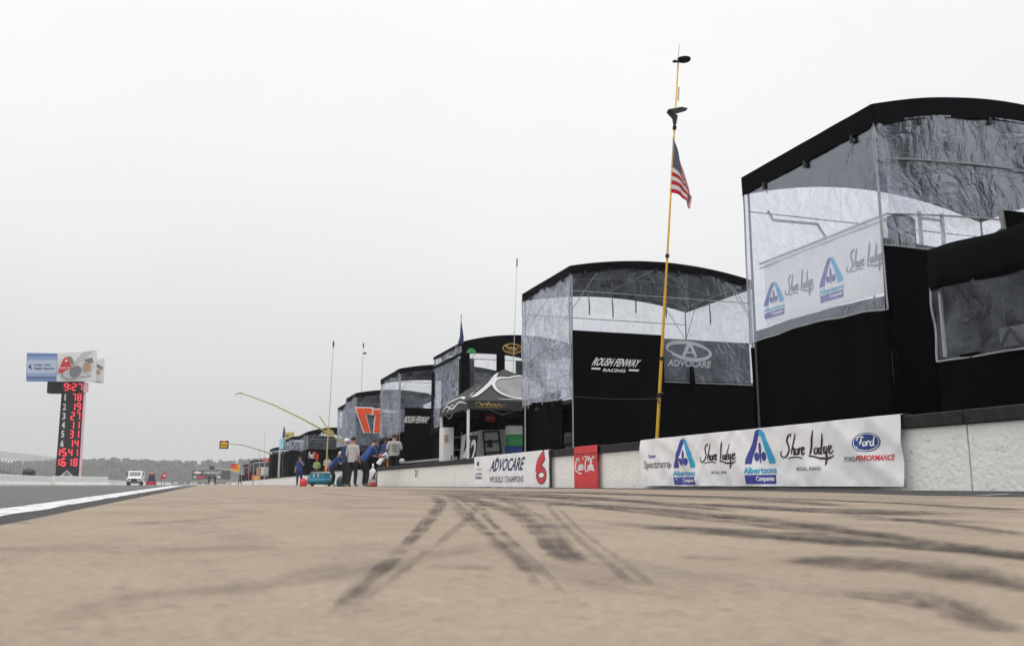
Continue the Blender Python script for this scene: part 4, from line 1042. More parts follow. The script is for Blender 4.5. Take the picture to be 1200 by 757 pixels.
l1 = pY(534.5, 525, 28.6); mb = MB()
for z_ in (.4, .8, 1.2, 1.6): mb.box((l1.x, 28.8, z_), (.38, .4, .03))
for s in (-.18, .18): mb.box((l1.x + s, 28.62, .9), (.03, .03, 1.7))
mb.build('shelf_frame', 'metal', t)
for z_ in (.48, .88, 1.28):
    mb = MB(); mb.box((l1.x - .05, 28.75, z_ + .03), (.22, .25, .13)); mb.build('parts_box', ['canopy_gray', 'silver_print', 'black'][int(z_ * 2) % 3], t)
t = thing('curtain', (CX0, CB, 0), 'black curtain closing the back of the pop-up canopy', 'curtain')
skirt(t, (CX0 + .1, CB + .05, 0), UX, NY, 3.3, 0, 2.5, 71, amp=.03, k=9, name='curtain_cloth')
t = thing('red_placard', (9.7, 29.6, 1.7), 'small red placard hanging on the canopy curtain', 'placard')
r0 = pY(574.5, 490, 29.0); mb = MB(); mb.box((r0.x, 29.0, r0.z), (.34, .03, .24)); mb.build('placard_board', 'red', t)
Decal().poly([(r0.x - .13, r0.z + .0), (r0.x + .13, r0.z + .0), (r0.x + .13, r0.z + .04), (r0.x - .13, r0.z + .04)]).build('placard_print', 'silver_print', t, surf((0, 28.98, 0), UX, (0, 0, 1), NY), .003)
# bright gap beyond canopy: crates and a hose reel
t = thing('equipment_pile', (11, 27, 0), 'green, white and blue gear piled in the gap beside the canopy', 'gear')
c0 = pY(607, 512, 26.5); mb = MB(); mb.box((c0.x, 26.8, c0.z + .22), (.5, .4, .28)); mb.build('white_case', 'white', t)
mb = MB(); mb.box((c0.x + .02, 26.8, c0.z - .1), (.5, .4, .34)); mb.build('green_case', 'green', t)
mb = MB(); mb.box((c0.x - .05, 26.7, c0.z - .42), (.46, .4, .28), rz=.2); mb.build('blue_case', 'shirt_blue', t)
mb = MB(); mb.box((c0.x, 26.9, (c0.z - .56) / 2), (.7, .6, c0.z - .56)); mb.build('pallet', 'black', t)

# ---------- tent 4, 5, 6 and the far ones
YA, YB, ZE = 37.7, 42.0, 4.93; X1 = 12.4
T4 = thing('pit_tent', (X0, YA, 0), 'mid-distance black tent with pale slanted lettering behind the man in a printed tee', 'tent', G1)
roof(T4, X0, X1, YA, YB, ZE, .27, .22); frame(T4, X0, X1, YA, YB, ZE, .27); straps(T4, X0, X1, YA, YB, ZE, .27, .22, 6)
deck(T4, X0, X1, YA, YB, 2.3); rails(T4, X0, X1, YA, YB, 2.2)
window(T4, (X0 + .01, YB, 0), UY, NX, YB - YA, 2.1, ZE - .2, 81, 'vinyl', .08, 1.4)
window(T4, (X0, YA + .01, 0), UX, NY, X1 - X0, 2.3, ZE - .2, 82, 'vinyl', .05, 1.4, top=lambda s: arch(min(1, s / 4.7), .27))
window(T4, (X0, YB - .01, 0), UX, (0, 1, 0), X1 - X0, 2.1, ZE - .2, 83, 'vinyl_soft', .02, 1.4, hem=False)
o, sfp = skirt(T4, (X0 + .25, YA - .05, 0), UX, NY, X1 - X0 - .3, 0, 3.28, 84, amp=.012, k=3, name='front_panel')
p4 = lambda x, y: pY(x, y, YA - .05)
team_panel(T4, sfp, p4(472.5, 494).x - X0 - .25, p4(504, 494).x - X0 - .25, p4(488, 499.5).z - .1, p4(488, 489).z + .05, False)
skirt(T4, (X0 + .04, YB, 0), UY, NX, YB - YA, 0, 2.2, 85); skirt(T4, (X0, YB, 0), UX, NY, X1 - X0, 0, 2.2, 86)
mb = MB(); mb.tube([(7.75, 36.5, .95), (7.75, 30.6, .93)], .05, 6); o = mb.build('rail_bar', 'metal'); tag(o, 'horizontal silver bar lying low behind the wall before the slanted lettering tent', 'rail')
mb = MB(); mb.lathe((7.72, 36.9, 1.02), [(.02, -.13), (.10, -.12), (.12, 0), (.10, .12), (.02, .13)], 14, 'Y'); o = mb.build('air_bottle', 'silver_print', smooth=True); tag(o, 'small round silver bottle lying at the end of the low silver bar', 'bottle')

YA, YB, ZE = 49.4, 52.9, 5.0
T5 = thing('pit_tent', (X0, YA, 0), 'black topped tent with a reversed orange number on its clear front', 'tent', G1)
X5 = 12.2
roof(T5, X0, X5, YA, YB, ZE, .25, .25); frame(T5, X0, X5, YA, YB, ZE, .25); deck(T5, X0, X5, YA, YB, 1.9); rails(T5, X0, X5, YA, YB, 1.9)
window(T5, (X0, YB, 0), UY, NX, YB - YA, 1.9, ZE - .2, 91, 'vinyl_milky', .06, 1.4)
_, sf5 = window(T5, (X0, YA, 0), UX, NY, X5 - X0, 1.9, ZE - .2, 92, 'vinyl', .04, 1.4, top=lambda s: arch(min(1, s / 4.5), .25))
window(T5, (X0, YB, 0), UX, (0, 1, 0), X5 - X0, 1.9, ZE - .2, 93, 'vinyl_soft', .04, 1.4, hem=False)
skirt(T5, (X0, YB - .04, 0), UY, NX, YB - YA, 0, 1.95, 94); skirt(T5, (X0, YA - .02, 0), UX, NY, X5 - X0, 0, 1.95, 95)
p5 = lambda x, y: (pY(x, y, YA).x - X0, pY(x, y, YA).z)
def pp(L_): return [p5(*q_) for q_ in L_]
def seven(gr): return pp([(417 - gr, 478 - gr), (436 + gr, 478.5 - gr), (435 + gr, 485 + gr), (427.5 + gr, 484.5 + gr), (433.5 + gr, 506 + gr), (427 - gr, 506 + gr), (419.5 - gr, 486)])
def one(gr): return pp([(437 - gr, 480 - gr), (446.5 + gr, 480 - gr), (445 + gr, 507 + gr), (438 - gr, 506.5 + gr), (440 - gr, 487), (437 - gr, 486)])
Decal().poly(seven(1.3)).poly(one(1.3)).build('number_outline', 'white', T5, sf5, .04, .3)
Decal().poly(seven(0)).poly(one(0)).build('number', 'orange_red', T5, sf5, .08, .3)

def far_tent(xn, xf, yt, label, width=4.6, panel=2.2, band=.28, win='vinyl', rise=.28, m='roof_cloth'):
    a = pX(xn, yt, X0); YA = a.y; YB = min(pX(xf, yt, X0).y, YA + 5.5); ZE = a.z
    t = thing('pit_tent', (X0, YA, 0), label, 'tent', G1)
    roof(t, X0, X0 + width, YA, YB, ZE, rise, band, m); frame(t, X0, X0 + width, YA, YB, ZE, rise, r=.035); deck(t, X0, X0 + width, YA, YB, panel - .2)
    window(t, (X0, YB, 0), UY, NX, YB - YA, panel, ZE - .2, int(YA), win, .05, 1.0, hem=False)
    window(t, (X0, YA, 0), UX, NY, width, panel, ZE - .2, int(YA) + 1, win, .05, 1.0, hem=False)
    skirt(t, (X0 + .3, YB, 0), UX, NY, width - .3, panel - .1, ZE - .2, int(YA) + 2, 'gray_cloth', .04, 4, name='darkening_drape')  # added gray backing blocks the sky so the far windows look darker
    skirt(t, (X0, YB - .03, 0), UY, NX, YB - YA, 0, panel + .1, 1); skirt(t, (X0, YA - .03, 0), UX, NY, width, 0, panel + .1, 2); skirt(t, (X0, YB, 0), UX, NY, width, 0, panel, 2)
    return t, YA, YB, ZE
T6, ya, yb, ze = far_tent(405.5, 396, 472.5, 'narrow milky tent just left of the reversed orange number', win='vinyl_milky')
T7, ya7, yb7, ze7 = far_tent(360, 351.5, 506, 'dark tent with white and orange parcel lettering behind the yellow mast', panel=2.75, rise=.4)
s7 = surf((0, ya7 - .08, 0), UX, (0, 0, 1), NY); p7 = lambda x, y: pY(x, y, ya7 - .08)
a, b = p7(361.5, 537), p7(367.5, 529.5); c = p7(374, 529.5)
Decal().text('Fed', (a.x, a.z, b.x, b.z)).build('lettering', 'white', T7, s7, .06)
Decal().text('Ex', (b.x + .05, a.z, c.x, b.z)).build('lettering', 'orange_red', T7, s7, .06)
a, b = p7(376, 511), p7(393, 507); Decal().text('FedEx', (a.x, a.z, b.x, b.z)).build('lettering', 'white', T7, s7, .06)
T8, ya8, yb8, ze8 = far_tent(339.5, 335, 512.5, 'far tent with one milky front pane beside the pale blue flag', win='vinyl_milky', panel=3.2)
T9, ya9, yb9, ze9 = far_tent(320, 316, 525, 'dark closed far tent with a pale corner post', panel=3.6, rise=.3)
T10, ya10, yb10, ze10 = far_tent(293.5, 290.5, 540, 'far tent with red side stripe and white parts rack in front', panel=2.2)
T11, ya11, yb11, ze11 = far_tent(285.5, 283, 544.5, 'farthest low dark tent at the end of the row', panel=2.2)
# dress: red stripe and rack for T10
mb = MB(); a = pX(291.5, 545, X0 - .1); mb.box((X0 - .1, ya10 + 1.2, 2.8), (.05, 2.2, 3.6)); mb.build('side_stripe', 'red', T10)
t = thing('parts_rack', (X0 + 1.2, ya9 + 6, 0), 'white and grey parts rack under the far red emblem', 'rack')
for k, (x_, mt) in enumerate(((303, 'tan'), (307, 'white'), (312, 'silver_print'))):
    p = pY(x_, 552, ya9 + 8); mb = MB(); mb.box((p.x, ya9 + 8, p.z), (.5, .5, 1.0)); mb.build('rack_case', mt, t)
p = pY(307, 552, ya9 + 8); mb = MB(); mb.box((p.x, ya9 + 8.1, p.z - .62), (2.2, .8, .12))
for k in (-1, 1):
    mb.tube([(p.x + k, ya9 + 8.4, 0), (p.x + k, ya9 + 8.4, p.z + 1.1)], .05, 6)
mb.tube([(p.x - 1, ya9 + 8.4, p.z + 1.05), (p.x + 1, ya9 + 8.4, p.z + 1.05)], .06, 6); mb.build('rack_frame', 'metal', t)
t = thing('corner_mast', (7.4, ya9 - 1, 0), 'thick pale post in front of the dark closed far tent', 'post')
a = pX(326.5, 557, 7.4); b = pX(326.5, 527, 7.4); mb = MB(); mb.tube([(7.4, a.y, 0), (7.4, a.y, b.z)], .10, 8); mb.build('post', 'silver_print', t)

# ================================================================= MASTS, BOOMS, FLAG
FP = thing('flagpole', (7.42, 14.1, 0), 'tall yellow pole leaning over the wall before the lettered tent', 'pole')
b_ = pX(770, 512, 7.42); t_ = pX(795, 70, 7.42); dirp = (t_ - b_)
PB = b_ - dirp * (b_.z / dirp.z)
seg = [PB + dirp * k for k in (0, .08, .52, .53, 1.13)]
rads = [.030, .030, .025, .020, .013]
mb = MB(); mb.tube(seg, rads, 10); mb.build('pole', 'yellow', FP, smooth=True)
def onpole(y):  # point of the pole seen at picture height y
    lo, hi = 0.0, 1.3
    for _ in range(40):
        m_ = (lo + hi) / 2; p = PB + dirp * m_; dd = p - C0; k = dd.dot(fwv); yy = 378.5 - F * dd.dot(upv) / k
        if yy > y: lo = m_
        else: hi = m_
    return PB + dirp * lo
mb = MB(); tp = onpole(74); mb.tube([tp, onpole(52)], [.009, .005], 6); mb.build('whip', 'silver_print', FP)
mb = MB()
for yy in (150, 300, 420, 464): p = onpole(yy); mb.tube([p - dirp.normalized() * .03, p + dirp.normalized() * .03], .036, 8)
mb.build('joint_collar', 'black', FP)
mb = MB(); p = onpole(71); mb.lathe(p + Vector((.10, -.02, .02)), [(.02, -.02), (.11, -.015), (.12, .01), (.02, .03)], 18); mb.tube([p + Vector((-.07, 0, -.04)), p + Vector((.1, 0, .0))], .016, 6); mb.lathe(p + Vector((-.07, 0, -.03)), [(.02, -.02), (.045, 0), (.02, .02)], 10); mb.build('disc_antenna', 'black', FP)
mb = MB(); p = onpole(134); mb.prism([p + Vector(v) for v in ((-.16, -.02, .02), (.04, -.02, -.02), (.0, -.02, -.20), (-.03, -.02, -.20), (-.05, -.02, -.08))], (0, .05, 0)); mb.prism([p + Vector(v) for v in ((-.05, -.03, -.01), (.22, -.03, .10), (.23, -.03, .13), (.12, -.03, .14), (-.14, -.03, .06))], (0, .07, 0)); mb.build('wedge_antenna', 'black', FP)
mb = MB(); p = onpole(118); mb.tube([p + Vector((.04, 0, 0)), onpole(102) + Vector((.04, 0, 0))], .014, 6); mb.build('label_tube', 'silver_print', FP)
mb = MB(); p = onpole(464); mb.tube([p + Vector((-.05, -.06, .03)), p + Vector((.06, -.04, .05)), p + Vector((.05, .06, .0)), p + Vector((-.05, .03, -.03)), p + Vector((-.03, -.06, -.12))], .014, 6); mb.build('tie_knot', 'black', FP)
# flag: real 13 stripes and a starred canton, hanging in folds
FL = thing('stars_and_stripes_flag', onpole(200), 'limp red white and blue flag hanging from the yellow pole', 'flag')
ph, pl = onpole(160), onpole(226)
hoist = (pl - ph)
def flag(u, v):      # u along the fly 0..1, v 0 top .. 1 bottom
    h = ph + hoist * v
    out = .39 * (1 - math.exp(-2.3 * u)) * (.25 + .75 * min(1, v * 1.1 + u * .5))
    fold = .05 * math.sin(u * 15 + v * 2) * (u ** .7)
    drop = (.98 * u ** 1.15) * (1 - .62 * v)
    return h + Vector((out * .62 + fold * .35 - .02, -out * .75 + fold, -drop))
def fmat(u, v):
    if u < .40 and v < 7 / 13: return 2
    return 0 if int(v * 13) % 2 == 0 else 1
mb = MB(); mb.grid(flag, 60, 52, fmat); mb.build('flag_cloth', ['flag_red', 'flag_white', 'flag_blue'] if False else [mat('flag_red', (.52, .012, .03), .8), mat('flag_white', (.7, .7, .72), .8), mat('flag_blue', (.02, .03, .10), .8)], FL, smooth=True)
mb = MB()
for r in range(9):
    for c in range(6 if r % 2 == 0 else 5):
        u = .40 * (c + (.5 if r % 2 == 0 else 1)) / 6; v = 7 / 13 * (r + .5) / 9
        P0 = flag(u, v); du = (flag(u + .01, v) - P0).normalized(); dv = (flag(u, v + .01) - P0).normalized(); n_ = du.cross(dv).normalized()
        for sgn in (1, -1):
            vs = []
            for k in range(10):
                rr = .017 if k % 2 == 0 else .008; a = k * math.pi / 5
                vs.append(P0 + n_ * .004 * sgn + (du * math.sin(a) - dv * math.cos(a)) * rr)
            mb.add(vs, [list(range(10))])
mb.build('canton_stars', 'shirt_white', FL, recalc=False)

def antenna(x0, y0, x1, y1, D, r, label, m='silver_print', tip=True):
    a, b = pD(x0, y0, D), pD(x1, y1, D)
    o = thing('antenna_mast', a, label, 'antenna', 'thin antenna masts along the pit row')
    d_ = b - a
    if a.z > .05: a = a - d_ * (a.z / d_.z)
    mb = MB(); mb.tube([a, a + (b - a) * .6, b], [r, r * .8, r * .45], 6); mb.build('mast', m, o)
    if tip: mb = MB(); mb.tube([b - (b - a).normalized() * .3, b], r * 1.5, 6); mb.build('tip', 'metal_dark', o)
    return o
antenna(601.5, 432, 606, 303, 31, .016, 'tall pale antenna rising beside the gold oval emblem')
t = antenna(423.5, 458, 426, 402, 56, .026, 'short antenna with a small sensor above the orange number tent'); p = pD(427.5, 414, 56); mb = MB(); mb.box(p, (.2, .1, .1)); mb.build('sensor', 'metal_dark', t)
t = antenna(381, 570, 391, 400, 46, .028, 'yellow-footed antenna mast standing by the crossed yellow booms')
mb = MB(); a_, b_2 = pD(381, 570, 45.9), pD(385, 500, 45.9); a_.z = 0; mb.tube([a_, b_2], .034, 8); mb.build('mast_sleeve', 'yellow_pale', t)
antenna(304, 540, 304, 521, 150, .06, 'faint antenna, shorter of the two far ones', tip=False)
antenna(310, 540, 310.5, 503, 140, .06, 'faint antenna, taller of the two far ones', tip=False)
def boom(pts, D0, D1, r, label, m='yellow_pale', name='boom_pole'):
    n = len(pts) - 1; P = [pD(x, y, D0 + (D1 - D0) * i / n) for i, (x, y) in enumerate(pts)]
    o = thing(name, P[0], label, 'pole', 'long boom poles reaching over the pit lane')
    mb = MB(); mb.tube(P, [r * (1 - .5 * i / n) for i in range(n + 1)], 6); mb.build('pole', m, o); return o, P
t, P = boom([(408, 523), (384, 507), (355, 491), (320, 474), (283, 460.5)], 44, 38, .044, 'longest yellow boom pole bending up over the pit lane')
mb = MB(); e = P[-1]; mb.tube([e + Vector((0, 0, .03)), e + Vector((-.25, 0, -.05))], .04, 6); mb.tube([e + Vector((0, 0, 0)), e + Vector((.02, 0, -.25))], .008, 4); mb.build('end_fitting', 'silver_print', t)
boom([(396, 516), (388, 508), (374, 487)], 46, 45, .05, 'short dark-tipped yellow pole crossing the antenna mast')
t, P = boom([(330, 537), (310, 529), (285, 521.5), (266, 519.5)], 110, 95, .07, 'thin far boom pole holding the hanging yellow board', 'tan')
t, P = boom([(324, 545), (314, 541), (306, 538)], 112, 105, .09, 'short pale boom before the dark closed tent', 'tan')
t, P = boom([(286, 556), (268, 550.5), (251, 548)], 150, 135, .10, 'farthest grey boom pole with a small dark box', 'silver_print')
mb = MB(); mb.box(P[-1] + Vector((-.3, 0, 0)), (.7, .3, .5)); mb.build('end_box', 'metal_dark', t)
cl = thing('boom_clamp', pD(385, 507, 45), 'yellow clamp frame where the booms cross the mast', 'clamp')
mb = MB(); c = pD(385.5, 507, 45.4)
for k in range(3): a = k * 1.05 + .3; mb.tube([c + Vector((math.cos(a) * .24, 0, math.sin(a) * .16)), c - Vector((math.cos(a) * .24, 0, math.sin(a) * .16))], .022, 6)
mb.tube([c + Vector((.22 * math.cos(i * .7), 0, .15 * math.sin(i * .7))) for i in range(10)], .02, 6); mb.build('clamp_frame', 'yellow_pale', cl)

def board(x, y, wpx, hpx, D, label, shapes, name='pit_sign'):
    c = pD(x, y, D); w_, h_ = wpx / F * D, hpx / F * D
    o = thing(name, c, label, 'sign', 'pit stall signs on booms')
    sfb = surf(c, rtv, (0, 0, 1), -Vector((fwv.x, fwv.y, 0)))
    mb = MB(); nrm = Vector((fwv.x, fwv.y, 0)).normalized()
    mb.prism([sfb(-w_ / 2, -h_ / 2), sfb(w_ / 2, -h_ / 2), sfb(w_ / 2, h_ / 2), sfb(-w_ / 2, h_ / 2)], nrm * .05); mb.build('sign_board', shapes[0], o)
    for k, (mt, P_s) in enumerate(shapes[1:]):
        Decal().poly([(a * w_, b * h_) for a, b in P_s]).build('sign_panel', mt, o, sfb, .01 + .01 * k)
    return o
o = board(262.5, 521, 10.5, 9, 96, 'yellow and orange board hanging at the tip of the thin far boom', ['black', ('yellow', [(-.42, -.02), (.42, -.02), (.36, .30), (-.36, .30)]), ('orange_red', [(-.2, .28), (.2, .28), (.14, .5), (-.14, .5)]), ('yellow', [(-.38, -.34), (.38, -.34), (.38, -.14), (-.38, -.14)])])
o = board(275.5, 548, 10, 9, 170, 'red and yellow slanted sign low before the farthest tent', ['yellow', ('red', [(-.5, .0), (-.1, .0), (.4, .5), (-.5, .5)]), ('orange_red', [(-.4, -.1), (.3, -.2), (.4, .1), (-.2, .2)])])
o = board(300, 560, 10, 7, 150, 'orange emblem board low on the far wall', ['orange_red', ('yellow', [(-.4, -.3), (.4, -.3), (.3, .2), (-.3, .2)])])
o = board(311.5, 539, 8, 4.5, 118, 'red rounded sign at the corner of the dark closed far tent', ['red', ('silver_print', [(-.3, -.2), (.3, -.2), (.3, .1), (-.3, .1)])])
for x_, y_ in ((275.5, 552), (300, 563), (262.5, 516)): pass
t = thing('corner_flag', pX(333, 520, 7.4), 'dark furled flag on a pole above the pale blue flag', 'flag')
a, b = pX(333, 512, 7.4), pX(333, 500, 7.4); mb = MB(); mb.tube([(7.4, a.y, 0), (7.4, b.y, b.z)], .05, 6); mb.build('pole', 'metal_dark', t)
mb = MB(); mb.tube([a, a + (b - a) * .4, b], [.18, .14, .04], 8); mb.build('flag_cloth', 'navy', t)
t = thing('pale_flag', pX(331, 520, 7.3), 'pale blue hanging flag beside the far milky tent', 'flag')
a = pX(331, 526, 7.3); b = pX(332, 513, 7.3); mb = MB(); mb.grid(lambda u, v: (7.3 + .25 * math.sin(u * 6), a.y - .7 + 1.6 * u + .3 * v, a.z + (b.z - a.z) * v), 8, 6); mb.build('flag_cloth', 'light_blue', t, solid=.02)
t = thing('crown_sign', pX(338, 509, 8), 'cream and yellow shaped sign on top of the far milky tent', 'sign')
p = pY(340, 509, ya8 + .5); mb = MB(); mb.box(p, (.75, .2, .45)); mb.box(p + Vector((-.3, 0, -.25)), (.35, .2, .4)); mb.build('sign_box', 'yellow_pale', t)

# ================================================================= LOW GEAR ALONG THE WALL
t = thing('air_compressor', (5.0, 48, 0), 'teal twin tank compressor cart on the ground before the angled wall', 'compressor')
c = pD(375, 564, 45); c.z = .27
for s in (-1, 1):
    mb = MB(); mb.lathe(c + Vector((0, s * .22, -.02)), [(.05, -.62), (.13, -.59), (.165, -.52), (.165, .52), (.13, .59), (.05, .62)], 18, 'X'); mb.build('tank', 'teal', t, smooth=True)
mb = MB()
for k in range(5): mb.lathe(c + Vector((-.42 + .21 * k, 0, .24)), [(.08, -.06), (.09, 0), (.07, .09), (.03, .12)], 12)
mb.build('motor_block', 'teal', t)
mb = MB(); mb.box(c + Vector((0, 0, .14)), (1.15, .62, .07)); mb.box(c + Vector((.28, -.05, .26)), (.34, .4, .2)); mb.build('deck_plate', 'teal', t)
mb = MB(); mb.tube([c + Vector((-.6, 0, .18)), c + Vector((-.5, 0, .36)), c + Vector((.5, 0, .36)), c + Vector((.6, 0, .18))], .025, 6); mb.build('handle_bar', 'teal_dark', t)
for s in (-.4, .4):
    mb = MB(); mb.lathe(c + Vector((s, -.38, -.17)), [(.03, -.03), (.10, -.03), (.10, .03), (.03, .03)], 14, 'Y'); mb.build('wheel', 'rubber', t)
t = thing('red_fuel_jug', (5, 52, 0), 'red jug with a white spout on the ground by the man in blue', 'jug')
c = pD(355.5, 565, 47); c.z = 0
mb = MB(); mb.lathe(c, [(.17, 0), (.19, .04), (.19, .30), (.10, .38), (.05, .40)], 18); mb.build('jug_body', 'red', t, smooth=True)
mb = MB(); mb.lathe(c + Vector((0, 0, .39)), [(.05, 0), (.045, .08), (.02, .16)], 12); mb.build('spout', 'white', t, smooth=True)
t = thing('dark_cooler', (5, 45, 0), 'dark teal round drum on the ground behind the standing man', 'drum')
c = pD(400.5, 565, 42); c.z = 0
mb = MB(); mb.lathe(c, [(.20, 0), (.24, .06), (.25, .28), (.18, .40), (.06, .44)], 18); mb.build('drum_body', 'teal_dark', t, smooth=True)
mb = MB(); mb.tube([c + Vector((-.15, 0, .40)), c + Vector((0, 0, .52)), c + Vector((.15, 0, .40))], .015, 6); mb.build('drum_handle', 'black', t)
t = thing('fuel_can', (6.4, 35, 0), 'white fuel can with red foot beside the bending man at the wall end', 'fuel can')
c = pD(436.5, 568, 36.5); c.z = 0
mb = MB(); mb.lathe(c, [(.13, .16), (.15, .18), (.15, .55), (.10, .66), (.05, .72)], 20); mb.build('can_body', 'shirt_white', t, smooth=True)
mb = MB(); mb.lathe(c, [(.15, 0), (.165, .02), (.165, .15), (.14, .165)], 20); mb.build('can_foot', 'shirt_red', t, smooth=True)
mb = MB(); mb.lathe(c + Vector((0, 0, .71)), [(.045, 0), (.04, .12), (.02, .2)], 12); mb.build('can_spout', 'white', t, smooth=True)
mb = MB(); mb.tube([c + Vector((-.06, -.17, .3)), c + Vector((.04, -.18, .42)), c + Vector((.08, -.16, .56))], .025, 6); mb.tube([c + Vector((.08, -.16, .30)), c + Vector((-.02, -.18, .42))], .03, 6); mb.build('can_grip', 'black', t)
t = thing('rag_bag', (6.2, 36, 0), 'pale limp bag on the ground between the two standing men', 'bag')
c = pD(422, 566, 37.5); c.z = 0
mb = MB(); mb.grid(lambda u, v: c + Vector(((.20 + .03 * math.sin(u * 20 + v * 3)) * math.cos(u * 6.283) * (1 - .45 * v), (.14) * math.sin(u * 6.283) * (1 - .45 * v), .64 * v + .03 * math.sin(u * 12) * v)), 28, 8); mb.build('bag_cloth', 'silver_print', t, smooth=True)

# ================================================================= PEOPLE
def cap_mesh(mb, c, fwd, r, bill=True):
    """cap or hair shell over the skull"""
    n = 14; f = Vector(fwd).normalized()
    right = f.cross(Vector((0, 0, 1))).normalized(); u_ = Vector((0, 0, 1))
    prof = [(1.04, -.05), (1.03, .3), (.85, .72), (.5, .98), (.02, 1.08)]
    vs = []; fs = []
    for (a, z) in prof:
        for k in range(n):
            t = 2 * math.pi * k / n; vs.append(c + (right * math.cos(t) * .88 + f * math.sin(t)) * r * a + u_ * r * z)
    for i in range(len(prof) - 1):
        for k in range(n): fs.append([i * n + k, i * n + (k + 1) % n, (i + 1) * n + (k + 1) % n, (i + 1) * n + k])
    fs.append([(len(prof) - 1) * n + k for k in range(n)])
    mb.add(vs, fs)
    if bill:
        q = [c + (right * x * r + f * y * r) + u_ * r * z for x, y, z in ((-.7, .7, .12), (-.55, 1.55, .0), (0, 1.8, -.02), (.55, 1.55, .0), (.7, .7, .12))]
        mb.prism(q, u_ * r * .1)
def person(loc, face, label, shirt='shirt_gray', pants='pants_black', skin='skin', pose='stand', hair='hair', cap=None, h=1.78, cat='person', lean=0, detail=True, sleeves='short', arms=None, group='crew along the pit wall', shorts=False, wide=1.0):
    k = h / 1.78
    J = dict(pel=(0, 0, .95), sp=(0, .01, 1.15), ch=(0, .015, 1.36), nk=(0, .0, 1.50), hb=(0, .03, 1.60), hd=(0, .035, 1.69),
             sl=(-.18, 0, 1.43), sr=(.18, 0, 1.43), el=(-.24, -.03, 1.15), er=(.24, -.03, 1.15), wl=(-.25, .06, .91), wr=(.25, .06, .91),
             hl=(-.10, 0, .90), hr=(.10, 0, .90), kl=(-.12, .03, .50), kr=(.12, .03, .50), al=(-.13, -.02, .09), ar=(.13, -.02, .09), tl=(-.15, .15, .035), tr=(.15, .15, .035))
    if pose == 'bend':   # bent at the hips, both arms reaching forward and down
        a = R(48 if not lean else lean)
        for q in ('sp', 'ch', 'nk', 'hb', 'hd', 'sl', 'sr'):
            x, y, z = J[q]; dz = z - .95; J[q] = (x, y * math.cos(a) + dz * math.sin(a), .95 + dz * math.cos(a) - y * math.sin(a))
        sh = J['sl']; J['el'] = (-.22, sh[1] + .12, sh[2] - .26); J['er'] = (.22, sh[1] + .12, sh[2] - .26)
        J['wl'] = (-.12, sh[1] + .36, sh[2] - .30); J['wr'] = (.12, sh[1] + .36, sh[2] - .28)
        hx = J['hd']; J['hb'] = (0, hx[1] - .05, hx[2] - .07)
        for q in ('pel', 'hl', 'hr'): x, y, z = J[q]; J[q] = (x, y - .12, z)
    if pose == 'sit':
        for q in ('kl', 'kr'): x, y, z = J[q]; J[q] = (x * 1.2, .45, .93)
        for q in ('al', 'ar'): x, y, z = J[q]; J[q] = (x, .48, .50)
        for q in ('tl', 'tr'): x, y, z = J[q]; J[q] = (x, .66, .45)
        J['wl'] = (-.12, .30, 1.05); J['wr'] = (.12, .30, 1.05); J['el'] = (-.27, .02, 1.15); J['er'] = (.27, .02, 1.15)
    if pose == 'walk':
        J['kl'] = (-.11, .14, .52); J['al'] = (-.12, .16, .10); J['tl'] = (-.13, .34, .05); J['kr'] = (.11, -.06, .50); J['ar'] = (.12, -.26, .14); J['tr'] = (.13, -.12, .04)
    if pose == 'hips':
        J['el'] = (-.38, -.06, 1.18); J['wl'] = (-.22, .04, 1.0)
    if arms:
        J.update(arms)
    E = [('pel', 'sp'), ('sp', 'ch'), ('ch', 'nk'), ('nk', 'hb'), ('hb', 'hd'), ('ch', 'sl'), ('ch', 'sr'), ('sl', 'el'), ('sr', 'er'), ('el', 'wl'), ('er', 'wr'),
         ('pel', 'hl'), ('pel', 'hr'), ('hl', 'kl'), ('hr', 'kr'), ('kl', 'al'), ('kr', 'ar'), ('al', 'tl'), ('ar', 'tr')]
    Rd = dict(pel=.155, sp=.15, ch=.165, nk=.06, hb=.085, hd=.095, sl=.085, sr=.085, el=.055, er=.055, wl=.034, wr=.034, hl=.11, hr=.11, kl=.078, kr=.078, al=.055, ar=.055, tl=.042, tr=.042)
    names = list(J); idx = {n: i for i, n in enumerate(names)}
    me = bpy.data.meshes.new('body'); me.from_pydata([J[n] for n in names], [(idx[a], idx[b]) for a, b in E], [])
    o = bpy.data.objects.new('body', me); COL.objects.link(o)
    o.modifiers.new('skin', 'SKIN')
    for n in names:
        sv_ = me.skin_vertices[0].data[idx[n]]; r = Rd[n]
        sv_.radius = (r, r * (.72 if n in ('pel', 'sp', 'ch') else 1)); sv_.use_root = (n == 'pel')
    ss = o.modifiers.new('sub', 'SUBSURF'); ss.levels = ss.render_levels = 2
    dg = bpy.context.evaluated_depsgraph_get(); m2 = bpy.data.meshes.new_from_object(o.evaluated_get(dg)); bpy.data.objects.remove(o)
    m2.materials.clear()
    for q in (skin, shirt, pants, 'shoe'): m2.materials.append(M[q])
    reg = {}
    for a, b in E:
        reg[(a, b)] = 1
        if 'nk' in (a,) or b in ('hb', 'hd'): reg[(a, b)] = 0
        if b in ('wl', 'wr'): reg[(a, b)] = 0 if sleeves == 'short' else 1
        if b in ('kl', 'kr', 'hl', 'hr'): reg[(a, b)] = 2
        if b in ('al', 'ar'): reg[(a, b)] = 2 if not shorts else 0
        if b in ('tl', 'tr'): reg[(a, b)] = 3
    VJ = {n: Vector(J[n]) for n in J}
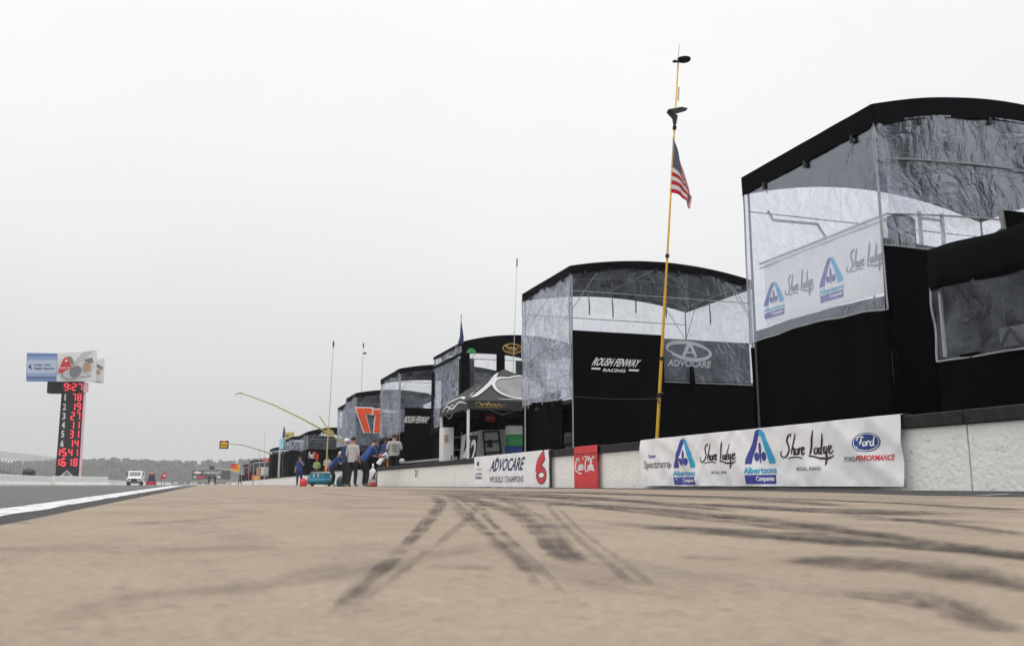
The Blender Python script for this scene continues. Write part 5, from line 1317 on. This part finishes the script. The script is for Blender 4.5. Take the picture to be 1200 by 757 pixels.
    for p in m2.polygons:
        c = p.center; best = 9; rr = 1
        for (a, b), g_ in reg.items():
            A, B = VJ[a], VJ[b]; t_ = max(0, min(1, (c - A).dot(B - A) / (B - A).length_squared)); dd = (c - A - (B - A) * t_).length / (Rd[a] + (Rd[b] - Rd[a]) * t_)
            if a == 'ch' and b == 'nk' and t_ > .75: g2 = 0
            elif a == 'pel' and b == 'sp' and t_ < .15: g2 = 2
            else: g2 = g_
            if dd < best: best = dd; rr = g2
        p.material_index = rr; p.use_smooth = True
    # fingers, nose and ears are added to the same body mesh
    mb = MB(); mb.v = [v.co.copy() for v in m2.vertices]; mb.f = [list(p.vertices) for p in m2.polygons]; mb.mi = [p.material_index for p in m2.polygons]; mb.m = 0
    for s, (w_, e_) in enumerate((('wl', 'el'), ('wr', 'er'))):
        W, Ev = VJ[w_], VJ[e_]; dd = (W - Ev).normalized(); sd_ = dd.cross(Vector((0, 1, .2))).normalized()
        fw_ = sd_.cross(dd).normalized(); pc = W + dd * .05
        mb.tube([W - dd * .01, pc, W + dd * .09], [.030, .042, .036], 8)
        for f_ in range(4):
            b0_ = W + dd * .085 + fw_ * (f_ - 1.5) * .020; l_ = (.060, .075, .070, .055)[f_]
            mb.tube([b0_, b0_ + dd * l_ * .55, b0_ + dd * l_ + sd_ * .018 * (1 if s else -1)], [.0095, .009, .007], 5)
        mb.tube([W + dd * .03 + fw_ * .03, W + dd * .06 + fw_ * .055, W + dd * .10 + fw_ * .06], [.012, .011, .008], 5)
    hc = VJ['hd']
    mb.tube([hc + Vector((0, .085, .02)), hc + Vector((0, .115, -.02))], [.010, .018], 6)
    for s in (-1, 1): mb.box(hc + Vector((s * .092, -.005, -.005)), (.02, .04, .06))
    body = mb.build('person_body', [skin, shirt, pants, 'shoe'], None, smooth=True)
    bpy.data.meshes.remove(m2)
    t = thing('person', (0, 0, 0), label, cat, group)
    body.parent = t
    hb_ = MB(); fdir = Vector((0, 1, 0))
    cap_mesh(hb_, hc + Vector((0, -.008, .0)), fdir, .105, bool(cap)); o = hb_.build('cap' if cap else 'hair', cap or hair, None, smooth=False); o.parent = t
    eb = MB()
    for s in (-1, 1): eb.lathe(hc + Vector((s * .034, .092, .015)), [(.004, -.006), (.011, 0), (.004, .006)], 8, 'Y')
    eb.box(hc + Vector((0, .088, -.055)), (.045, .012, .010)); o = eb.build('face_features', 'ink_dark', None); o.parent = t
    # loose shirt hem hides the waist
    A, B = VJ['pel'], VJ['ch']; ax = (B - A).normalized(); rx_ = Vector((1, 0, 0)); ry_ = ax.cross(rx_)
    sb = MB()
    sb.grid(lambda u, v: A - ax * .07 + (B + ax * .02 - A + ax * .07) * v + (rx_ * math.cos(u * 6.2832) * (.178 + .018 * math.sin(u * 25 + v * 4) * (1 - v) + .012 * v) + ry_ * math.sin(u * 6.2832) * (.135 + .012 * math.sin(u * 19 + 1) * (1 - v))), 32, 8)
    o = sb.build('shirt', shirt, None, smooth=True); o.parent = t
    t.location = Vector(loc); t.rotation_euler = (0, 0, face); t.scale = (k * wide, k * (1 + (wide - 1) * .6), k)
    return t
def spot(x, D, z=0): p = pD(x, 568, D); return (p.x, p.y, z)
# facing angle: 0 looks along +Y (away), -90deg looks to +X (towards the tents)
person(spot(412.5, 33.5), R(-40), 'man in grey tee and black trousers standing with his back turned', 'shirt_gray', h=1.80, arms=dict(wr=(.20, .12, .95), wl=(-.22, .10, .98)))
person(spot(404, 35.5), R(-70), 'man in navy shirt and white cap half hidden behind the man in grey', 'shirt_navy', cap='white', h=1.84)
person(spot(428, 34.5), R(-75), 'man in blue and white shirt bending forward by the wall end', 'shirt_blue', pose='bend', lean=27, h=1.86)
person(spot(461, 37.8, .40), R(-5), 'heavy man in printed grey tee standing behind the wall with his back turned', 'shirt_gray', h=1.72, skin='skin', wide=1.25, arms=dict(wl=(-.20, .20, 1.10), wr=(.20, .20, 1.10)))
person(spot(451.5, 39.3, .40), R(150), 'man in blue shirt facing the heavy man in the printed tee', 'shirt_blue', pose='stand', pants='shirt_orange', h=1.66, skin='skin_dark')
person(spot(447, 39.2, .10), R(-90), 'person in a long white top leaning behind the wall end', 'shirt_white', pose='bend', lean=20, h=1.62)
person(spot(390, 44), R(-110), 'man in blue shirt and white cap leaning behind the dark drum', 'shirt_blue', pose='bend', lean=25, cap='white', h=1.72, arms=None)
person(spot(383, 50, .28), R(170), 'man in pale grey shirt seen above the teal compressor', 'shirt_gray', pose='sit', pants='shirt_red', hair='hair', h=1.35)
person(spot(370.5, 52.5, .25), R(170), 'person in bright green vest and red cap behind the angled wall', 'shirt_green', pose='sit', cap='shirt_red', h=1.30)
person(spot(350.5, 55), R(160), 'man in blue shirt and dark trousers standing alone by the red jug', 'shirt_blue', h=1.76, pants='shirt_navy', arms=dict(wl=(-.10, .16, 1.46), el=(-.26, .10, 1.22)))
person(spot(245, 155), R(10), 'left of the two dark clad people far down the lane', 'shirt_navy', h=1.78)
person(spot(251.5, 152), R(-160), 'right of the two dark clad people far down the lane', 'pants_black', h=1.76, pose='hips')
person(spot(281, 130), R(60), 'dark clad person leaning by the far low stand', 'pants_black', h=1.72, pose='walk')
t = thing('wire_stand', spot(274, 132), 'thin pale stand beside the leaning person far down the lane', 'stand')
c = Vector(spot(274, 132)); mb = MB()
for dx_ in (-.4, .4): mb.tube([c + Vector((dx_, 0, 0)), c + Vector((dx_ * .8, 0, 1.0))], .04, 5)
mb.tube([c + Vector((-.35, 0, .98)), c + Vector((.35, 0, .98))], .04, 5); mb.build('stand_frame', 'metal', t)
# print on the seated man's tee
pp_ = [o for o in bpy.data.objects if o.get('label', '').startswith('heavy man')][0]
mb = MB()
for (x_, z_, w__, h__) in ((0, 1.36, .20, .03), (0, 1.29, .24, .025), (-.02, 1.18, .16, .05), (.03, 1.08, .18, .04)): mb.box((x_, -.150, z_), (w__, .012, h__))
o = mb.build('shirt_print', 'ink_gray'); o.parent = pp_

# ================================================================= LEFT SIDE: PYLON, BARRIERS, STANDS
PD = 129.0
def q3(x, y, D=PD): return pD(x, y, D)
py = thing('scoring_pylon', q3(82, 568), 'tall black scoring tower with red lit numbers and white position digits', 'scoreboard')
# column local frame: faces the camera side, slightly turned
th = R(6); Ux = (rtv * math.cos(th) + fwh * math.sin(th)); Nn = -(fwh * math.cos(th) - rtv * math.sin(th))
org = q3(78.5, 568); org.z = 0
_sp = surf(org, Ux, (0, 0, 1), Nn)
def sp_(s, t, off=0.0): return _sp(s - .030 * t, t, off)
sp_.cloth = False
def sz(x, y):
    p = q3(x, y); return ((p - org).dot(Ux) + .030 * p.z, p.z)
w0 = sz(68, 552)[0]; 
zt = sz(80, 461)[1]; zt2 = sz(80, 447)[1]
cw = 3.05
# the tower face carries a slight real taper so that its edges match
mb = MB(); mb.prism([sp_(-cw / 2 - .15, 0), sp_(cw / 2 - .1, 0), sp_(cw / 2 + .02, zt), sp_(-cw / 2 + .10, zt)], -Nn * .8); mb.build('tower_column', 'black', py)
hx0, hx1 = sz(57.5, 454)[0], sz(102, 454)[0]
mb = MB(); mb.prism([sp_(hx0, zt, .3), sp_(hx1 - .6, zt, .3), sp_(hx1 - .6, zt2, .3), sp_(hx0, zt2, .3)], -Nn * 1.3); mb.build('clock_box', 'black', py)
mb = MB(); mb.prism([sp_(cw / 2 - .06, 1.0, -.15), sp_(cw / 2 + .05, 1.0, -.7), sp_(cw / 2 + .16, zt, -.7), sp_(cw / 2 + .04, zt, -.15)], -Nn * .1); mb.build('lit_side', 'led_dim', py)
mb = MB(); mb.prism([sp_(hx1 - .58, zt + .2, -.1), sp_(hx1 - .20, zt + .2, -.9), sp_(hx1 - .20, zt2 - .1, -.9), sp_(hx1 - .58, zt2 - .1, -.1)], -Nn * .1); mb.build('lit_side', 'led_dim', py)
SEG = {'0': 'abcdef', '1': 'bc', '2': 'abged', '3': 'abgcd', '4': 'fgbc', '5': 'afgcd', '6': 'afgecd', '7': 'abc', '8': 'abcdefg', '9': 'abcdfg'}
def seven_seg(d, ch, x, z, w_, h_, lw):
    e = {'a': ((0, h_), (w_, h_)), 'b': ((w_, h_), (w_, h_ / 2)), 'c': ((w_, h_ / 2), (w_, 0)), 'd': ((0, 0), (w_, 0)), 'e': ((0, 0), (0, h_ / 2)), 'f': ((0, h_ / 2), (0, h_)), 'g': ((0, h_ / 2), (w_, h_ / 2))}
    for s in SEG[ch]:
        (ax_, az), (bx_, bz) = e[s]; g_ = lw * .25
        if ax_ == bx_: az, bz = min(az, bz) + g_, max(az, bz) - g_; d.poly([(x + ax_ - lw / 2, z + az), (x + ax_ + lw / 2, z + az), (x + ax_ + lw / 2, z + bz), (x + ax_ - lw / 2, z + bz)])
        else: d.poly([(x + ax_ + g_, z + az - lw / 2), (x + bx_ - g_, z + az - lw / 2), (x + bx_ - g_, z + az + lw / 2), (x + ax_ + g_, z + az + lw / 2)])
wht = Decal()
rows = [('1', '78', 465.5), ('2', '19', 476.5), ('3', '27', 487.5), ('4', '11', 498), ('5', '31', 508.5), ('6', '14', 519.5), ('15', '41', 530), ('16', '18', 541.5)]
for pos, num, yy in rows:
    zc = sz(80, yy)[1]; hh = .98
    sh = (zc - zt) * .010; red = Decal()
    for i, ch in enumerate(num): seven_seg(red, ch, .10 + i * .76 + sh, zc - hh / 2, .42, hh, .155)
    if len(pos) == 1: wht.text(pos, ((-1.10 if pos != '1' else -1.0) + sh, zc - .48, (-.66 if pos != '1' else -.76) + sh, zc + .48)).build('position_digit', 'white', py, sp_, .03); wht = Decal()
    else:
        for i, ch in enumerate(pos): seven_seg(red, ch, -1.62 + i * .84 + sh, zc - .48, .50, .96, .20)
    red.build('lit_number', 'led_red', py, sp_, .03)
red = Decal()
for ch, x_ in (('9', -.95), ('2', .12), ('7', .90)): seven_seg(red, ch, x_, sz(80, 453.7)[1] - .45, .52, .9, .17)
for dz in (-.22, .22): z_ = sz(80, 453.7)[1] + dz; red.poly([(-.25, z_ - .1), (-.08, z_ - .1), (-.08, z_ + .1), (-.25, z_ + .1)])
red.build('lit_clock', 'led_red', py, sp_, .34)
a, b = sz(75, 557), sz(75, 551)
Decal().poly([(-1.3, 1.0), (1.1, 1.0), (-.1, sz(80, 550.5)[1])]).build('triangle_emblem', 'silver_print', py, sp_, .03)
Decal().poly([(-.6, 1.35), (.4, 1.35), (-.1, 2.0)]).build('triangle_emblem', 'ink_gray', py, sp_, .06)
# billboard on top
hb = thing('billboard', q3(85, 430), 'wide curved sponsor billboard on top of the scoring tower', 'billboard')
def bb(pts, off, th_, mt, nm):
    mb = MB(); P = [q3(x, y, D) for x, y, D in pts]; mb.prism(P, fwh * th_); return mb.build(nm, mt, hb)
bb([(30.5, 446.5, 126), (31.5, 413.5, 126), (67, 414, 126), (66, 447, 126)], 0, .4, 'sign_blue', 'blue_panel')
bb([(66.2, 447, 126), (67.2, 414, 126), (97, 412.5, 128), (112, 410.5, 129.5), (111.5, 446.5, 129.5)], 0, .4, 'white', 'white_panel')
bb([(105, 447, 130.5), (106, 422, 130.5), (121.5, 420, 132), (120.5, 450, 132)], 0, .3, 'white', 'rear_panel')
sb_ = surf(q3(30.5, 446.5, 125.9), rtv, (0, 0, 1), -fwh)
def sbp(x, y): p = q3(x, y, 125.9); q_ = p - q3(30.5, 446.5, 125.9); return (q_.dot(rtv), q_.z)
M['sign_mid'] = mat('sign_mid', (.27, .35, .56), .5, var=.05)
Decal().poly([sbp(31.5, 441.5), sbp(66.2, 441.5), sbp(66.8, 418), sbp(31.7, 418)]).build('mid_band', 'sign_mid', hb, sb_, .01)
Decal().poly([sbp(31.6, 437.5), sbp(66.3, 437.5), sbp(66.7, 422), sbp(31.7, 422)]).build('pale_band', 'sign_pale', hb, sb_, .02)
a, b = sbp(40, 429), sbp(60, 426.5); c_1, d_1 = sbp(40, 433), sbp(64, 430.3)
Decal().text('Lehigh Valley', a + b).text('Health Network', c_1 + d_1).poly([sbp(33, 429.5), sbp(37, 426.5), sbp(36, 429.5), sbp(38.5, 433), sbp(35, 431.5)]).build('lettering', 'navy', hb, sb_, .04)
sb2 = surf(q3(66.2, 446.5, 125.9), (q3(112, 446.5, 129.4) - q3(66.2, 446.5, 125.9)), (0, 0, 1), -fwh)
o2 = q3(66.2, 446.5, 125.9); u2 = (q3(112, 446.5, 129.4) - o2).normalized()
def s2(x, y): k = (x - 66.2) / 45.8; return ((q3(112, 446.5, 129.4) - o2).length * k, (446.5 - y) / 1077 * 128)
Decal().poly([s2(68, 437), s2(84, 436), s2(82, 426), s2(79, 419), s2(76, 418), s2(73, 421)]).build('red_triangle', 'red', hb, sb2, .35)
Decal().text('AXALTA', s2(70, 432.5) + s2(82, 430)).poly([s2(75, 424), s2(79, 424), s2(77, 420)]).build('triangle_lettering', 'white', hb, sb2, .40)
Decal().ell(*s2(83, 438.5), 1.0, .65, 16).build('gray_roundel', 'silver_print', hb, sb2, .36)
Decal().ell(*s2(89, 435.5), .75, .9, 14, rot=-.6).stroke([s2(78, 418), s2(82, 420), s2(85, 427)], .35).build('checker_patch', 'ink_gray', hb, sb2, .42)
Decal().poly([s2(96, 434), s2(106, 434), s2(105, 424), s2(97, 425)]).build('tan_picture', 'tan', hb, sb2, .25)
Decal().poly([s2(97, 421), s2(107, 418), s2(109, 425), s2(100, 424)]).poly([s2(95, 441.5), s2(107, 440), s2(107, 441.2), s2(95, 442.8)]).build('checker_flag', 'ink_gray', hb, sb2, .30)
sb3 = surf(q3(105, 447, 130.4), rtv, (0, 0, 1), -fwh)
def s3(x, y): p = q3(x, y, 130.4) - q3(105, 447, 130.4); return (p.dot(rtv), p.z)
Decal().poly([s3(112.5, 439), s3(118, 439), s3(118, 433), s3(112.5, 434)]).build('tan_picture', 'tan', hb, sb3, .05)
Decal().poly([s3(113, 426), s3(121, 430), s3(120, 434), s3(114, 431)]).poly([s3(107, 445.5), s3(119, 447.5), s3(119, 448.3), s3(107, 446.5)]).build('checker_flag', 'ink_gray', hb, sb3, .05)
mb = MB()
for x_ in (62, 78, 95): a, b = q3(x_, 447.5, 129.5), q3(x_, 440, 129.5); mb.tube([a - Vector((0, 0, .6)), b], .15, 6)
mb.build('billboard_posts', 'metal_dark', hb)

def barrier(A, B, label, h=.82, th_=.6, segs=1):
    A, B = Vector(A), Vector(B); d = (B - A).normalized(); n = Vector((-d.y, d.x, 0))
    if n.dot(-A) < 0: n = -n
    t = thing('concrete_barrier', A, label, 'barrier', 'white concrete barriers on the left')
    for i in range(segs):
        a = A + (B - A) * (i / segs); b = A + (B - A) * ((i + 1) / segs) - d * .03
        mb = MB(); pr = [(th_ / 2, 0), (th_ / 2, .12), (th_ * .30, .34), (th_ * .22, h - .03), (th_ * .18, h), (-th_ * .18, h), (-th_ * .22, h - .03), (-th_ * .3, .34), (-th_ / 2, .12), (-th_ / 2, 0)]
        mb.prism([a + n * p[0] + Vector((0, 0, p[1])) for p in pr], b - a); mb.build('barrier_block', 'concrete_barrier', t)
    return t
barrier((-13.4, 30, 0), (-13.4, 96, 0), 'long white barrier running from the left edge', segs=8)
barrier((-13.0, 94, 0), (-9.3, 103.5, 0), 'white barrier segment angled in front of the scoring tower', h=.88, segs=2)
barrier((-14.6, 142, 0), (-9.0, 300, 0), 'thin far white barrier behind the white truck', segs=6)
barrier((-6, 300, 0), (12, 330, 0), 'farthest pale barrier crossing beyond the lane', segs=5)
t = thing('tow_vehicle', pD(34, 560, 95), 'dark tow vehicle with a rounded cab frame behind the left barrier', 'vehicle')
c = pD(34, 560, 96); c.z = 0
mb = MB(); mb.box(c + Vector((0, 0, .6)), (1.5, 1.6, .6)); mb.build('body', 'metal_dark', t)
mb = MB(); mb.tube([c + Vector((-.62, -.5, .8)), c + Vector((-.45, -.5, 1.58)), c + Vector((-.35, -.5, 1.66)), c + Vector((.42, -.5, 1.62)), c + Vector((.55, -.5, 1.45)), c + Vector((.62, -.5, .8))], .07, 8); mb.tube([c + Vector((-.5, -.5, 1.2)), c + Vector((-.5, .5, 1.2))], .05, 6); mb.build('cab_frame', 'metal_dark', t)
mb = MB(); mb.box(c + Vector((0, -.48, 1.2)), (.95, .03, .6)); mb.build('windscreen', 'glass', t)
for s in (-.6, .6): mb = MB(); mb.lathe(c + Vector((s, -.6, .3)), [(.1, -.1), (.3, -.1), (.3, .1), (.1, .1)], 16, 'X'); mb.build('wheel', 'rubber', t)

# white truck
tk = thing('service_truck', spot(157.5, 150), 'white service truck with roof beacons facing the camera on the track', 'truck')
c = Vector(spot(157.5, 150)); V3 = Vector
def tb_(name, ctr, dim, mt, par=tk, **k): mb = MB(); mb.box(c + V3(ctr), dim, **k); return mb.build(name, mt, par)
mb = MB()   # hood and cab profile extruded across
pr = [(-1.4, .55), (-1.45, 1.05), (-1.3, 1.28), (-.35, 1.42), (.05, 2.22), (.25, 2.32), (1.5, 2.32), (1.6, 2.2), (1.6, .55)]
mb.prism([c + V3((-1.0, y, z)) for y, z in pr], (2.0, 0, 0)); mb.build('cab', 'white', tk)
tb_('cargo_body', (0, 3.4, 1.4), (2.3, 3.4, 1.7), 'white'); tb_('grille', (0, -1.44, .88), (.9, .06, .4), 'black'); tb_('bumper', (0, -1.52, .48), (2.25, .25, .34), 'metal_dark')
for s in (-1, 1):
    tb_('headlight', (s * .74, -1.43, .95), (.3, .06, .2), 'glass'); tb_('mirror', (s * 1.24, -.1, 1.85), (.14, .12, .5), 'black')
    mb = MB(); mb.box(c + V3((s * .98, -.95, 1.0)), (.42, .8, .35)); mb.build('fender', 'white', tk)
    for yy in (-.9, 3.2):
        mb = MB(); mb.lathe(c + V3((s * .95, yy, .45)), [(.12, -.14), (.45, -.14), (.45, .14), (.12, .14)], 20, 'X'); w_ = mb.build('wheel', 'rubber', tk)
mb = MB(); mb.add([c + V3(v) for v in ((-.86, -.335, 1.50), (.86, -.335, 1.50), (.80, -.03, 2.16), (-.80, -.03, 2.16))], [[0, 1, 2, 3]]); mb.build('windscreen', 'glass', tk)
mb = MB(); mb.box(c + V3((0, .6, 2.40)), (.5, .25, .14)); mb.build('beacon_bar', 'metal_dark', tk)
# jet dryer like small tractor
tv = thing('track_sweeper', spot(177, 162), 'small dark blue vehicle with a wide red front blade on the track', 'vehicle')
c = Vector(spot(177, 162))
tb_('body', (0, .8, .85), (1.1, 1.8, .8), 'shirt_navy', tv); tb_('blade', (0, -.5, .38), (1.75, .35, .66), 'shirt_red', tv); tb_('cab', (0, .9, 1.5), (.95, 1.0, .7), 'glass', tv); tb_('roof', (0, .9, 1.9), (1.1, 1.1, .1), 'shirt_red', tv); tb_('beacon', (0, .8, 2.05), (.3, .2, .2), 'shirt_orange', tv)
for s in (-1, 1): mb = MB(); mb.lathe(c + V3((s * .6, 1.2, .4)), [(.1, -.12), (.4, -.12), (.4, .12), (.1, .12)], 18, 'X'); mb.build('wheel', 'rubber', tv)
t = thing('red_marker_sign', spot(191, 230), 'red slanted marker board on legs beyond the sweeper', 'sign')
c = Vector(spot(191, 230)); mb = MB(); mb.prism([c + V3(v) for v in ((-.9, 0, 1.5), (.5, 0, 1.5), (.9, 0, 3.0), (-.3, 0, 3.0))], (0, .1, 0)); mb.build('sign_board', 'shirt_red', t)
mb = MB(); mb.tube([c + V3((-.4, .1, 0)), c + V3((-.4, .1, 1.6))], .06, 5); mb.tube([c + V3((.3, .1, 0)), c + V3((.3, .1, 1.6))], .06, 5); mb.build('sign_legs', 'metal_dark', t)
mb = MB(); mb.box(c + V3((.2, -.03, 2.4)), (.6, .02, .35)); mb.build('sign_print', 'white', t)

# far hoarding with car maker lettering
hd_ = thing('advertising_hoarding', spot(247, 300), 'dark far hoarding with a row of white lettering over red and white panels', 'hoarding')
D_ = 300; o_ = pD(226, 562, D_); sh_ = surf(o_, rtv, (0, 0, 1), -fwh)
def hp(x, y): p = pD(x, y, D_) - o_; return (p.dot(rtv), p.z)
def hbx(x0, x1, y0, y1, mt, nm, dz=0, th_=.3):
    a, b = hp(x0, y1), hp(x1, y0); mb = MB(); mb.prism([sh_(a[0], a[1], dz), sh_(b[0], a[1], dz), sh_(b[0], b[1], dz), sh_(a[0], b[1], dz)], fwh * th_); return mb.build(nm, mt, hd_)
hbx(225, 270, 551, 561.5, 'metal_dark', 'board')
hbx(231.5, 240.5, 557, 560.5, 'shirt_red', 'red_panel', .3, .2); hbx(227, 230.5, 557, 560.5, 'silver_print', 'pale_panel', .3, .2); hbx(252, 259, 557, 560.5, 'silver_print', 'pale_panel', .3, .2)
Decal().text('CHEVROLET', hp(239, 555.3) + hp(260, 552.2)).poly([hp(227, 554.2), hp(229.5, 554.2), hp(230, 555.2), hp(234.5, 555.2), hp(235, 554.2), hp(237.5, 554.2), hp(236.5, 552.6), hp(234, 552.6), hp(233.5, 551.9), hp(230, 551.9), hp(229.5, 552.6), hp(228, 552.6)]).build('lettering', 'white', hd_, sh_, .5)
mb = MB()
for x_ in (228, 240, 254, 268): a = pD(x_, 565, D_ + 1); mb.tube([(a.x, a.y, 0), (a.x, a.y, 3)], .15, 6)
mb.build('hoarding_legs', 'metal', hd_)
# row of pale portable fence panels in front of the hoarding
fn_ = thing('far_fence', spot(240, 260), 'pale low fence panels below the far hoarding', 'fence')
for i in range(12):
    c = Vector(spot(206 + i * 7, 265)); mb = MB()
    mb.box(c + V3((0, 0, .55)), (1.2, .06, .7))
    for s in (-.7, .7): mb.tube([c + V3((s, 0, 0)), c + V3((s, 0, 1.15))], .05, 5)
    mb.build('fence_panel', 'canopy_gray' if i % 3 else 'silver_print', fn_)

# grandstand and catch fence
gs_ = thing('grandstand', (-60, 230, 0), 'long grey grandstand of empty rows beyond the left barrier', 'grandstand')
gA, gB = pD(-130, 568, 200), pD(62, 568, 330); gA.z = gB.z = 0
gd = (gB - gA).normalized(); gn = Vector((gd.y, -gd.x, 0))
if gn.dot(-gA) < 0: gn = -gn
LG = (gB - gA).length
mb = MB(); nr = 14
for i in range(nr):
    z0_ = .6 + i * .42; c = gA + (gB - gA) * (.5 - .02 * i * .5) - gn * (i * .85) + V3((0, 0, z0_ / 2)); mb.box(c, (LG * (1 - .02 * i), .8, z0_), rz=math.atan2(gd.y, gd.x))
mb.build('seat_rows', 'stand_gray', gs_)
mb = MB(); c = gA + (gB - gA) * .40 - gn * (nr * .85 + .5); mb.box(c + V3((0, 0, 6.6)), (LG * .72, .4, .5), rz=math.atan2(gd.y, gd.x)); mb.build('top_fascia', 'silver_print', gs_)
mb = MB(); c = gA + (gB - gA) * .5 + gn * .7; mb.box(c + V3((0, 0, .5)), (LG, .3, .9), rz=math.atan2(gd.y, gd.x)); mb.build('front_wall', 'white', gs_)
cf = thing('catch_fence', gA, 'catch fence of curved grey posts in front of the grandstand', 'fence')
for i in range(44):
    b = gA + (gB - gA) * (i / 43) + gn * 2.0
    mb = MB(); hh = 9.3
    mb.tube([b, b + V3((0, 0, hh * .72)), b + gn * .7 + V3((0, 0, hh * .88)), b + gn * 2.2 + V3((0, 0, hh))], .13, 5); mb.build('fence_post', 'metal', cf)
mb = MB()
for z_ in (1.5, 3, 4.5, 6): mb.tube([gA + gn * 2 + V3((0, 0, z_)), gB + gn * 2 + V3((0, 0, z_))], .03, 4)
mb.tube([gA + gn * 2.7 + V3((0, 0, 8.2)), gB + gn * 2.7 + V3((0, 0, 8.2))], .05, 4)
mb.tube([gA + gn * 4.2 + V3((0, 0, 9.3)), gB + gn * 4.2 + V3((0, 0, 9.3))], .05, 4)
mb.build('fence_cable', 'metal', cf)

# ---------------------------------------------------------------- far wood (one mass)
def treeline():
    vs = []; fs = []; rnd = random.Random(3)
    for i in range(900):
        x = -1000 + 2100 * rnd.random(); D = 1250 + 220 * rnd.random()
        px_x = x
        c = Vector((x, D, 0)); H_ = 24 + 12 * mn.noise(Vector((x * .006, 1, 0))) + 5 * rnd.random() + (D - 1250) * .02
        if -330 < x < 20: H_ += 3
        rw = 8 + 6 * rnd.random()
        for k in range(80):
            a = rnd.random() * 6.283; hz = rnd.random(); rr = rw * (1.05 - .75 * hz ** 2.2) * (rnd.random() ** .35)
            p = c + Vector((math.cos(a) * rr, math.sin(a) * rr, H_ * (.08 + .92 * hz)))
            s = 1.6 + 2.6 * rnd.random(); n_ = Vector((rnd.uniform(-1, 1), rnd.uniform(-1, 1), rnd.uniform(-.3, 1))).normalized()
            u = n_.orthogonal().normalized() * s; v = n_.cross(u.normalized()) * s * .8; k0 = len(vs)
            vs.extend([p - u, p - v, p + u, p + v]); fs.append((k0, k0 + 1, k0 + 2, k0 + 3))
    me = bpy.data.meshes.new('treeline'); me.from_pydata([tuple(v) for v in vs], [], fs); me.materials.append(M['leaf'])
    o = bpy.data.objects.new('far_wood', me); COL.objects.link(o); tag(o, 'distant wood along the horizon fading in the mist', 'trees', kind='stuff')
treeline()
mb = MB(); mb.grid(lambda u, v: (-1300 + 2800 * u, 1200 + 500 * v, -.05 + 16 * v ** 1.5 + 3 * mn.noise(Vector((u * 12, v, 4))) * v), 60, 6)
o = mb.build('hill', 'leaf', smooth=True); o['kind'] = 'structure'

# ---------------------------------------------------------------- mist
HZ = .00035
mz = bpy.data.materials.new('mist'); mz.use_nodes = True; t = mz.node_tree
t.nodes.remove(t.nodes['Principled BSDF']); pv = t.nodes.new('ShaderNodeVolumePrincipled')
pv.inputs['Color'].default_value = (.93, .94, .95, 1); pv.inputs['Density'].default_value = HZ; pv.inputs['Anisotropy'].default_value = .2
t.links.new(pv.outputs[0], t.nodes['Material Output'].inputs['Volume'])
mb = MB(); x0, x1, y0, y1, z0, z1 = -1500, 1700, -220, 2300, -1.1, 60
mb.add([(x0, y0, z0), (x1, y0, z0), (x1, y1, z0), (x0, y1, z0), (x0, y0, z1), (x1, y0, z1), (x1, y1, z1), (x0, y1, z1)], [[0, 3, 2, 1], [4, 5, 6, 7], [0, 1, 5, 4], [1, 2, 6, 5], [2, 3, 7, 6], [3, 0, 4, 7]])
o = mb.build('haze', mz); tag(o, 'pale mist filling the air down the track', 'haze', kind='stuff')
